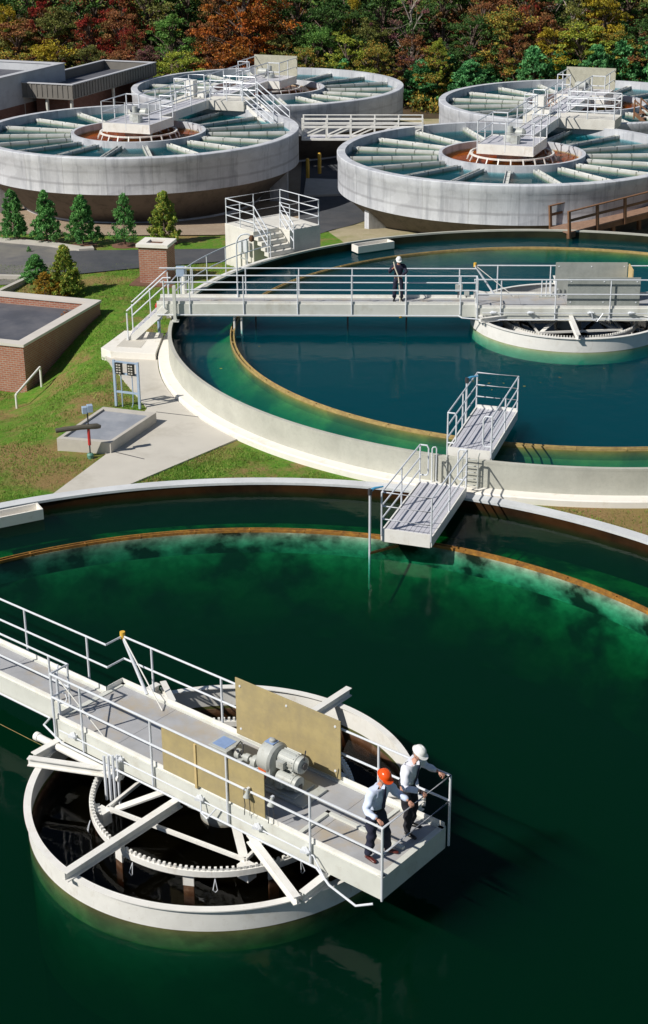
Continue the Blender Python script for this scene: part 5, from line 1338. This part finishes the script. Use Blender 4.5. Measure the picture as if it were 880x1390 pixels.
def broadleaf(seed, n=15000, size=.095, clumps=120, sparse=False):
    """unit-ish tree: height 10, crown radius about 3"""
    rr = random.Random(seed); cs = []
    for _ in range(clumps):
        a = rr.random() * 6.283; z = rr.random(); hz = 1.2 + 8.4 * z
        rmax = 3.1 * math.sin(math.pi * min(1, .16 + .80 * z)) ** .7
        lob = 1 + .28 * math.sin(3 * a + seed) * math.sin(hz * .9 + seed * 2) + rr.gauss(0, .14)
        r = rmax * rr.random() ** .42 * lob
        cs.append(((r * math.cos(a), r * math.sin(a), hz + rr.gauss(0, .3)), (.22 + .75 * rr.random() ** 2.2) * (.7 if sparse else 1)))
    V, F = leaf_cloud(rr, cs, n, size, 1.0)
    crown = mesh_of('crown', V, F)
    t = MB(); t.tube([(0, 0, -.3), (.05, .02, 2), (rr.uniform(-.3, .3), rr.uniform(-.3, .3), 5.5), (rr.uniform(-.4, .4), 0, 8.6)], [.22, .17, .10, .03], 8)
    for c, rad in cs[::3]:
        z0 = max(.8, c[2] - 1.6 - rr.random()); t.tube([(0, 0, z0), (c[0] * .5, c[1] * .5, (z0 + c[2]) / 2 + .2), (c[0] * 1.06, c[1] * 1.06, c[2] + .1)], [.07, .045, .014], 5)
        if sparse:
            for _ in range(4):
                e = Vector(c) + Vector((rr.gauss(0, .5), rr.gauss(0, .5), rr.gauss(0, .4))); t.tube([(c[0] * .5, c[1] * .5, (z0 + c[2]) / 2 + .2), tuple(e)], [.025, .006], 4)
    me = bpy.data.meshes.new('trunk'); t.bm.to_mesh(me); t.bm.free()
    return crown, me
def conifer(seed, n=12000, size=.062, col=0):
    """height 3, radius .95: tiers of drooping, upswept shoots"""
    rr = random.Random(seed); cs = []
    for k in range(170):
        z = rr.random() ** 1.15; a = rr.random() * 6.283; r = (1 - z) ** .68 * 1.02 * rr.uniform(.40, 1.12) + .03
        cs.append(((r * math.cos(a), r * math.sin(a), .28 + 2.65 * z + .12 * r), rr.uniform(.10, .27) * (1.15 - .5 * z)))
    V, F = leaf_cloud(rr, cs, n, size, 1.0, .8)
    crown = mesh_of('crown', V, F)
    t = MB(); t.tube([(0, 0, -.2), (0, 0, 1.5), (0, 0, 2.9)], [.06, .04, .01], 8)
    for c, rad in cs[::4]: t.tube([(0, 0, max(.2, c[2] - .15)), c], [.018, .005], 4)
    me = bpy.data.meshes.new('trunk'); t.bm.to_mesh(me); t.bm.free()
    return crown, me
BL = [broadleaf(11), broadleaf(12, 14000), broadleaf(13, 16000, .09), broadleaf(14, 12000, .105), broadleaf(15, 3400, .08, 70, True)]
CN = [conifer(21), conifer(22), conifer(23), conifer(24, 4200)]
def tree(name, label, kinds, loc, sx, sz, leaf, group, rz=None, bark='bark', cat='tree'):
    t = thing(name, label, cat, loc, rnd.random() * 6.28 if rz is None else rz, group)
    t.scale = (sx, sx, sz)
    crown, trunk = kinds
    for nm, me, mt in (('trunk', trunk, M[bark]), ('crown', crown, LEAF[leaf])):
        o = bpy.data.objects.new(nm, me); COL.objects.link(o); o.parent = t
        if len(me.materials) == 0: me.materials.append(mt)
        o.material_slots[0].link = 'OBJECT'; o.material_slots[0].material = mt
    return t
# five young evergreens along the road
yl = ['leftmost young evergreen beside the road', 'second young evergreen from the left beside the road', 'middle young evergreen beside the road', 'fourth young evergreen from the left, on a visible short stem', 'yellowing young evergreen, rightmost of the roadside row']
for i, (px, py, pt, w) in enumerate(((20, 326, 256, 28), (64, 329, 259, 31), (113, 333, 265, 34), (170, 333, 263, 28), (224, 330, 258, 32))):
    p = at(px, py, G); z = atY(px, pt, p.y).z - G; sc = 2047 / (p.y / math.cos(PITCH) + 0) * 1.0
    s = (w / 27.5) / 2 / .92
    tree('evergreen_sapling', yl[i], CN[i % 4], (p.x, p.y, G), s * 1.12, z / 2.95, 'spruce_yellow' if i == 4 else 'spruce', 'young evergreens along the road')
    m = MB(); n_ = 20
    m.lathe([(0, .05), (.35, .04), (.62, .0)], 20); o = m.build('mulch_ring', M['foliage_soil']); o.location = (p.x, p.y, G + .006)
    tag(o, 'brown mulch ring under the ' + yl[i], 'mulch', 'mulch rings under the young evergreens', 'thing')
# shrubs behind the lower left building
for px, py, pt, w, kd, lf, lb in ((90, 402, 332, 36, CN[1], 'spruce_yellow', 'taller yellow green evergreen behind the lower left building'), (50, 385, 345, 34, CN[2], 'spruce', 'dark green evergreen left of the yellow green one'),
                                  (40, 348, 334, 8, CN[3], 'spruce', 'tiny seedling evergreen by the worn road')):
    p = at(px, py, G - .2); z = atY(px, pt, p.y).z - G + .2
    tree('evergreen_shrub', lb, kd, (p.x, p.y, G - .2), (w / 30) / 1.8, z / 3.0, lf, 'evergreens by the lower left building')
for px, py, pt, w, lf, lb in ((62, 404, 368, 34, 'bushgold', 'low golden orange bush in front of the evergreens at left'), (82, 404, 378, 26, 'bushgold', 'small golden bush at the foot of the yellow green evergreen')):
    p = at(px, py, G - .2); z = atY(px, pt, p.y).z - G + .2
    tree('golden_bush', lb, CN[3], (p.x, p.y, G - .3), (w / 32) / 1.7, z / 2.8, lf, 'golden bushes at left', cat='bush')

# evergreen shrubs in front of the wood
hedge = [(468, 84, 40), (572, 84, 62), (606, 76, 56), (636, 84, 50), (660, 92, 48), (684, 76, 50), (722, 68, 56), (756, 70, 44), (782, 74, 46), (806, 66, 48), (838, 60, 54), (870, 54, 56), (905, 60, 60)]
k = 0
for px, pt, w in hedge:
    if pt < 10: continue
    Y = 105.5 + (k % 3) * 1.3; k += 1
    Y *= KB; b0 = atY(px, 150, Y); top = atY(px, pt, Y).z; z0 = gh(b0.x, Y)
    tree('evergreen_shrub', 'blue green evergreen shrub before the wood, ' + ['alone at the rear left tank rim', 'leftmost of the row', 'second of the row', 'third of the row', 'fourth of the row', 'fifth of the row', 'sixth of the row', 'just left of the screen board', 'behind the screen board', 'just right of the screen board', 'third from the right edge', 'second from the right edge', 'at the right edge'][k - 1],
         CN[k % 4], (b0.x, Y, z0 - .1), (w / 17.5) / 1.65, max(.9, (top - z0) / 3.0 * 1.10), 'pine', 'evergreen shrubs before the wood')

# the autumn wood: (pixel x, pixel y of the top, distance, crown width in pixels, leaf colour, mesh)
wood = [
 (14, 66, 104, 90, 'mixed', 0), (70, 52, 104.5, 80, 'gold', 1), (118, 58, 105, 76, 'olive', 2), (160, 62, 104, 70, 'rust', 3), (200, 60, 105, 50, 'purple', 1), (243, 66, 104, 74, 'lime', 0), (292, 62, 105.5, 60, 'rust', 2), (-20, 40, 107, 90, 'olive', 1),
 (25, 24, 109, 96, 'rust', 1), (80, 6, 110, 90, 'olive', 2), (122, 16, 108.5, 62, 'red', 3), (165, 12, 109.5, 80, 'rust', 0), (178, 30, 107.6, 44, 'red', 1), (232, 16, 108, 76, 'green', 3), (282, 26, 109, 66, 'rust', 2),
 (330, -40, 107.5, 118, 'orange', 0), (342, -10, 109, 100, 'orange', 2), (378, 44, 106.5, 64, 'olive', 3), (300, -30, 111, 80, 'rust', 1),
 (412, 62, 105, 60, 'mixed', 0), (430, 30, 107, 70, 'green', 1), (450, -10, 109, 100, 'dark', 2), (405, -30, 111, 100, 'dark', 0), (470, 42, 106, 66, 'lime', 3), (500, 20, 108, 66, 'olive', 2), (512, 52, 105.5, 60, 'mixed', 1),
 (520, -30, 111, 110, 'dark', 3), (556, -20, 108.5, 90, 'purple', 4), (560, 44, 107.5, 60, 'rust', 0), (590, 56, 106.5, 56, 'mixed', 3), (595, 48, 106.2, 32, 'lime', 2), (600, -40, 112, 110, 'dark', 1),
 (640, 18, 108, 84, 'dark', 0), (655, -20, 110, 80, 'rust', 2), (690, 6, 108, 92, 'mixed', 1), (712, -30, 111, 90, 'rust', 3), (700, 44, 106.8, 60, 'rust', 0), (735, 14, 108.8, 76, 'rust', 2), (752, 34, 107.2, 70, 'gold', 3),
 (790, 28, 107.4, 96, 'lime', 0), (776, -40, 111, 100, 'olive', 1), (835, 38, 107.8, 84, 'mixed', 2), (868, 20, 108.6, 90, 'dark', 3), (850, -40, 112, 110, 'dark', 0), (905, 30, 107, 90, 'rust', 1), (820, -30, 110, 90, 'gold', 2),
 (45, -30, 113, 110, 'dark', 0), (-10, -30, 112, 110, 'mixed', 3), (130, -40, 114, 120, 'dark', 1), (200, -40, 113, 110, 'olive', 2), (255, -40, 114, 110, 'dark', 3), (165, -20, 111.5, 70, 'red', 3), (60, -10, 111.5, 60, 'red', 2),
 (680, -60, 114, 120, 'dark', 0), (745, -60, 115, 120, 'dark', 2), (480, -60, 114, 120, 'dark', 1), (910, -40, 111, 110, 'olive', 0), (12, 5, 110.5, 46, 'gold', 0), (720, -25, 109.5, 34, 'red', 3), (480, -20, 110.5, 30, 'gold', 1),
 (560, -70, 116, 130, 'olive', 2), (380, -70, 115, 130, 'rust', 0), (630, -70, 116, 130, 'rust', 3), (310, -70, 116, 120, 'dark', 1), (830, -70, 116, 130, 'rust', 2), (100, -70, 117, 130, 'rust', 3), (20, -70, 117, 130, 'green', 1), (220, -80, 118, 130, 'mixed', 0), (440, -80, 118, 130, 'mixed', 2), (780, -80, 118, 130, 'dark', 0), (890, -80, 118, 130, 'mixed', 3)]
adj = {'mixed': 'green and russet', 'gold': 'golden yellow', 'olive': 'olive green', 'rust': 'rust brown', 'purple': 'dull mauve', 'lime': 'yellow green', 'red': 'bright red', 'green': 'mid green', 'orange': 'orange', 'dark': 'dark green'}
wood.sort(key=lambda w_: w_[0])
ordn = ['leftmost', 'second', 'third', 'fourth', 'fifth', 'sixth', 'seventh', 'eighth', 'ninth', 'tenth', 'eleventh', 'twelfth', 'thirteenth', 'fourteenth', 'fifteenth', 'sixteenth', 'seventeenth', 'eighteenth']
cnt = {}
for i, (px, pt, Y, w, lf, k) in enumerate(wood):
    Y *= KB; b0 = atY(px, 60, Y); top = atY(px, pt, Y).z; z0 = gh(b0.x, Y)
    hgt = max(3.0, top - z0); s = (w / 17.4) / 6.2 * 1.08
    c_ = cnt.get(lf, 0); cnt[lf] = c_ + 1
    where = ('above the pale building' if px < 90 else 'above the clad building' if px < 200 else 'left of the screen boards' if px < 300 else 'behind the left screen board' if px < 410 else 'behind the rear left tank' if px < 545 else 'above the gap between tanks' if px < 625 else 'behind the rear right tank' if px < 760 else 'behind the right screen board' if px < 840 else 'near the right edge')
    tree('autumn_tree' if lf not in ('dark', 'green') else 'broadleaf_tree', '%s tree, %s of its colour from the left, %s' % (adj[lf], ordn[c_], where), BL[k], (b0.x, Y, z0 - .2), s, hgt / 9.9, lf, 'trees of the autumn wood', bark='pale_bark' if k == 4 or px in (776, 745) else 'bark')
# undergrowth as one mass between the trunks
rr = random.Random(5); cs = []
for k in range(420):
    x = rr.uniform(-30, 32); y = rr.uniform(109.5, 115); cs.append(((x, y, gh(x, y) + rr.uniform(.1, .9)), rr.uniform(.4, .9)))
V, F = leaf_cloud(rr, cs, 26000, .12, 1.0)
me = mesh_of('undergrowth', V, F); me.materials.append(LEAF['mixed']); o = bpy.data.objects.new('undergrowth', me); COL.objects.link(o)
tag(o, 'tangled green and brown undergrowth along the front of the wood', 'undergrowth', kind='stuff')
cs = []
for k in range(300):
    x = rr.uniform(-40, 45); y = rr.uniform(127, 132); cs.append(((x, y, gh(x, y) + rr.uniform(.1, 9)), rr.uniform(1.0, 2.0)))
V, F = leaf_cloud(rr, cs, 30000, .22, 1.0)
me = mesh_of('far_wood', V, F); me.materials.append(LEAF['dark']); o = bpy.data.objects.new('far_wood', me); COL.objects.link(o)
tag(o, 'dark mass of the wood beyond the front trees', 'wood', kind='stuff')

rr = random.Random(9); V, F = [], []
def lawn_ok(x, y):
    if math.hypot(x - T1.x, y - T1.y) < R1 + .08 or math.hypot(x - T2.x, y - T2.y) < R2 + .55: return False
    if -9.0 < x < -4.9 and 40.5 < y < 46: 
        if math.hypot(x + 6.6, y - 43.2) < 2.0: return False
    # keep off the path, pad and building
    for poly_ in GPOLY:
        c_ = False
        for i in range(len(poly_)):
            a, b = poly_[i], poly_[i - 1]
            if (a[1] > y) != (b[1] > y) and x < (b[0] - a[0]) * (y - a[1]) / (b[1] - a[1]) + a[0]: c_ = not c_
        if c_: return False
    return True
GPOLY = [poly_path, [(p.x, p.y) for p in pp]]
def patchy(x, y): return math.sin(x * 1.3 + 2 * math.sin(y * .7)) + math.sin(y * 1.1 + 1.7 * math.sin(x * .9)) > -.9
n = 0
while n < 70000:
    k = rr.random()
    if k < .72: x, y = rr.uniform(-15.5, -3), rr.uniform(37, 64)
    elif k < .9: x, y = rr.uniform(-6, 4), rr.uniform(37.5, 42)
    else: x, y = rr.uniform(4, 12), rr.uniform(34, 39)
    if not lawn_ok(x, y): continue
    n += 1
    if not patchy(x, y) and rr.random() < .8: continue
    z = gh(x, y); a = rr.random() * 6.283; h = rr.uniform(.03, .085); w_ = .012; lx, ly = rr.gauss(0, .03), rr.gauss(0, .03)
    i = len(V); V += [Vector((x - w_ * math.cos(a), y - w_ * math.sin(a), z)), Vector((x + w_ * math.cos(a), y + w_ * math.sin(a), z)), Vector((x + lx, y + ly, z + h))]
    F.append((i, i + 1, i + 2))
me = mesh_of('grass_blades', V, F); me.materials.append(leafmat('grass blades', [(.08, .20, .02), (.17, .34, .04), (.36, .42, .10)], second=(.28, .25, .08), mixamt=.5)); o = bpy.data.objects.new('grass_blades', me); COL.objects.link(o)
tag(o, 'short tufty grass blades on the lawn around the two sunken tanks', 'grass', kind='stuff')
V, F = [], []
for (px, py) in ((642, 517), (650, 516), (664, 520), (668, 529), (684, 520), (700, 521), (712, 524), (734, 519), (655, 524), (760, 512), (300, 500), (352, 470), (820, 500)):
    p = at(px, py, W2 + .006); a = rr.random() * 6.28; s_ = rr.uniform(.025, .06); i = len(V)
    V += [p + Vector((s_ * math.cos(a + q), .6 * s_ * math.sin(a + q), 0)) for q in (0, 1.57, 3.14, 4.71)]; F.append((i, i + 1, i + 2, i + 3))
me = mesh_of('floating_leaves', V, F); me.materials.append(LEAF['gold']); o = bpy.data.objects.new('floating_leaves', me); COL.objects.link(o)
tag(o, 'scattered yellow leaves floating on the blue tank water', 'leaves', kind='stuff')

# ------------------------------------------------------------------ light
sd = Vector((-.86, -.51, 0)).normalized() * math.cos(R(42)) + Vector((0, 0, math.sin(R(42))))
w = bpy.data.worlds.new('World'); SC.world = w; w.use_nodes = True
nt = w.node_tree; bg = nt.nodes['Background']; sky = nt.nodes.new('ShaderNodeTexSky'); sky.sky_type = 'NISHITA'; sky.sun_disc = False
sky.sun_elevation = R(42); sky.sun_rotation = math.atan2(sd.x, sd.y) % (2 * math.pi); sky.air_density = 1.0; sky.dust_density = .4; sky.ozone_density = 1.5
nt.links.new(sky.outputs[0], bg.inputs[0]); bg.inputs[1].default_value = .055
sl = bpy.data.lights.new('sun', 'SUN'); sl.energy = 4.9; sl.angle = R(.5); sl.color = (1, .95, .87)
so = bpy.data.objects.new('sun', sl); COL.objects.link(so); so.rotation_euler = sd.to_track_quat('Z', 'Y').to_euler(); so.location = sd * 80
SC.view_settings.view_transform = 'Standard'; SC.view_settings.look = 'None'; SC.view_settings.exposure = 0; SC.view_settings.gamma = 1
SC.cycles.use_denoising = True
SC.cycles.max_bounces = 8; SC.cycles.transparent_max_bounces = 16; SC.cycles.diffuse_bounces = 3; SC.cycles.glossy_bounces = 3; SC.cycles.volume_bounces = 0
SC.cycles.caustics_reflective = False; SC.cycles.caustics_refractive = False; SC.cycles.sample_clamp_indirect = 6
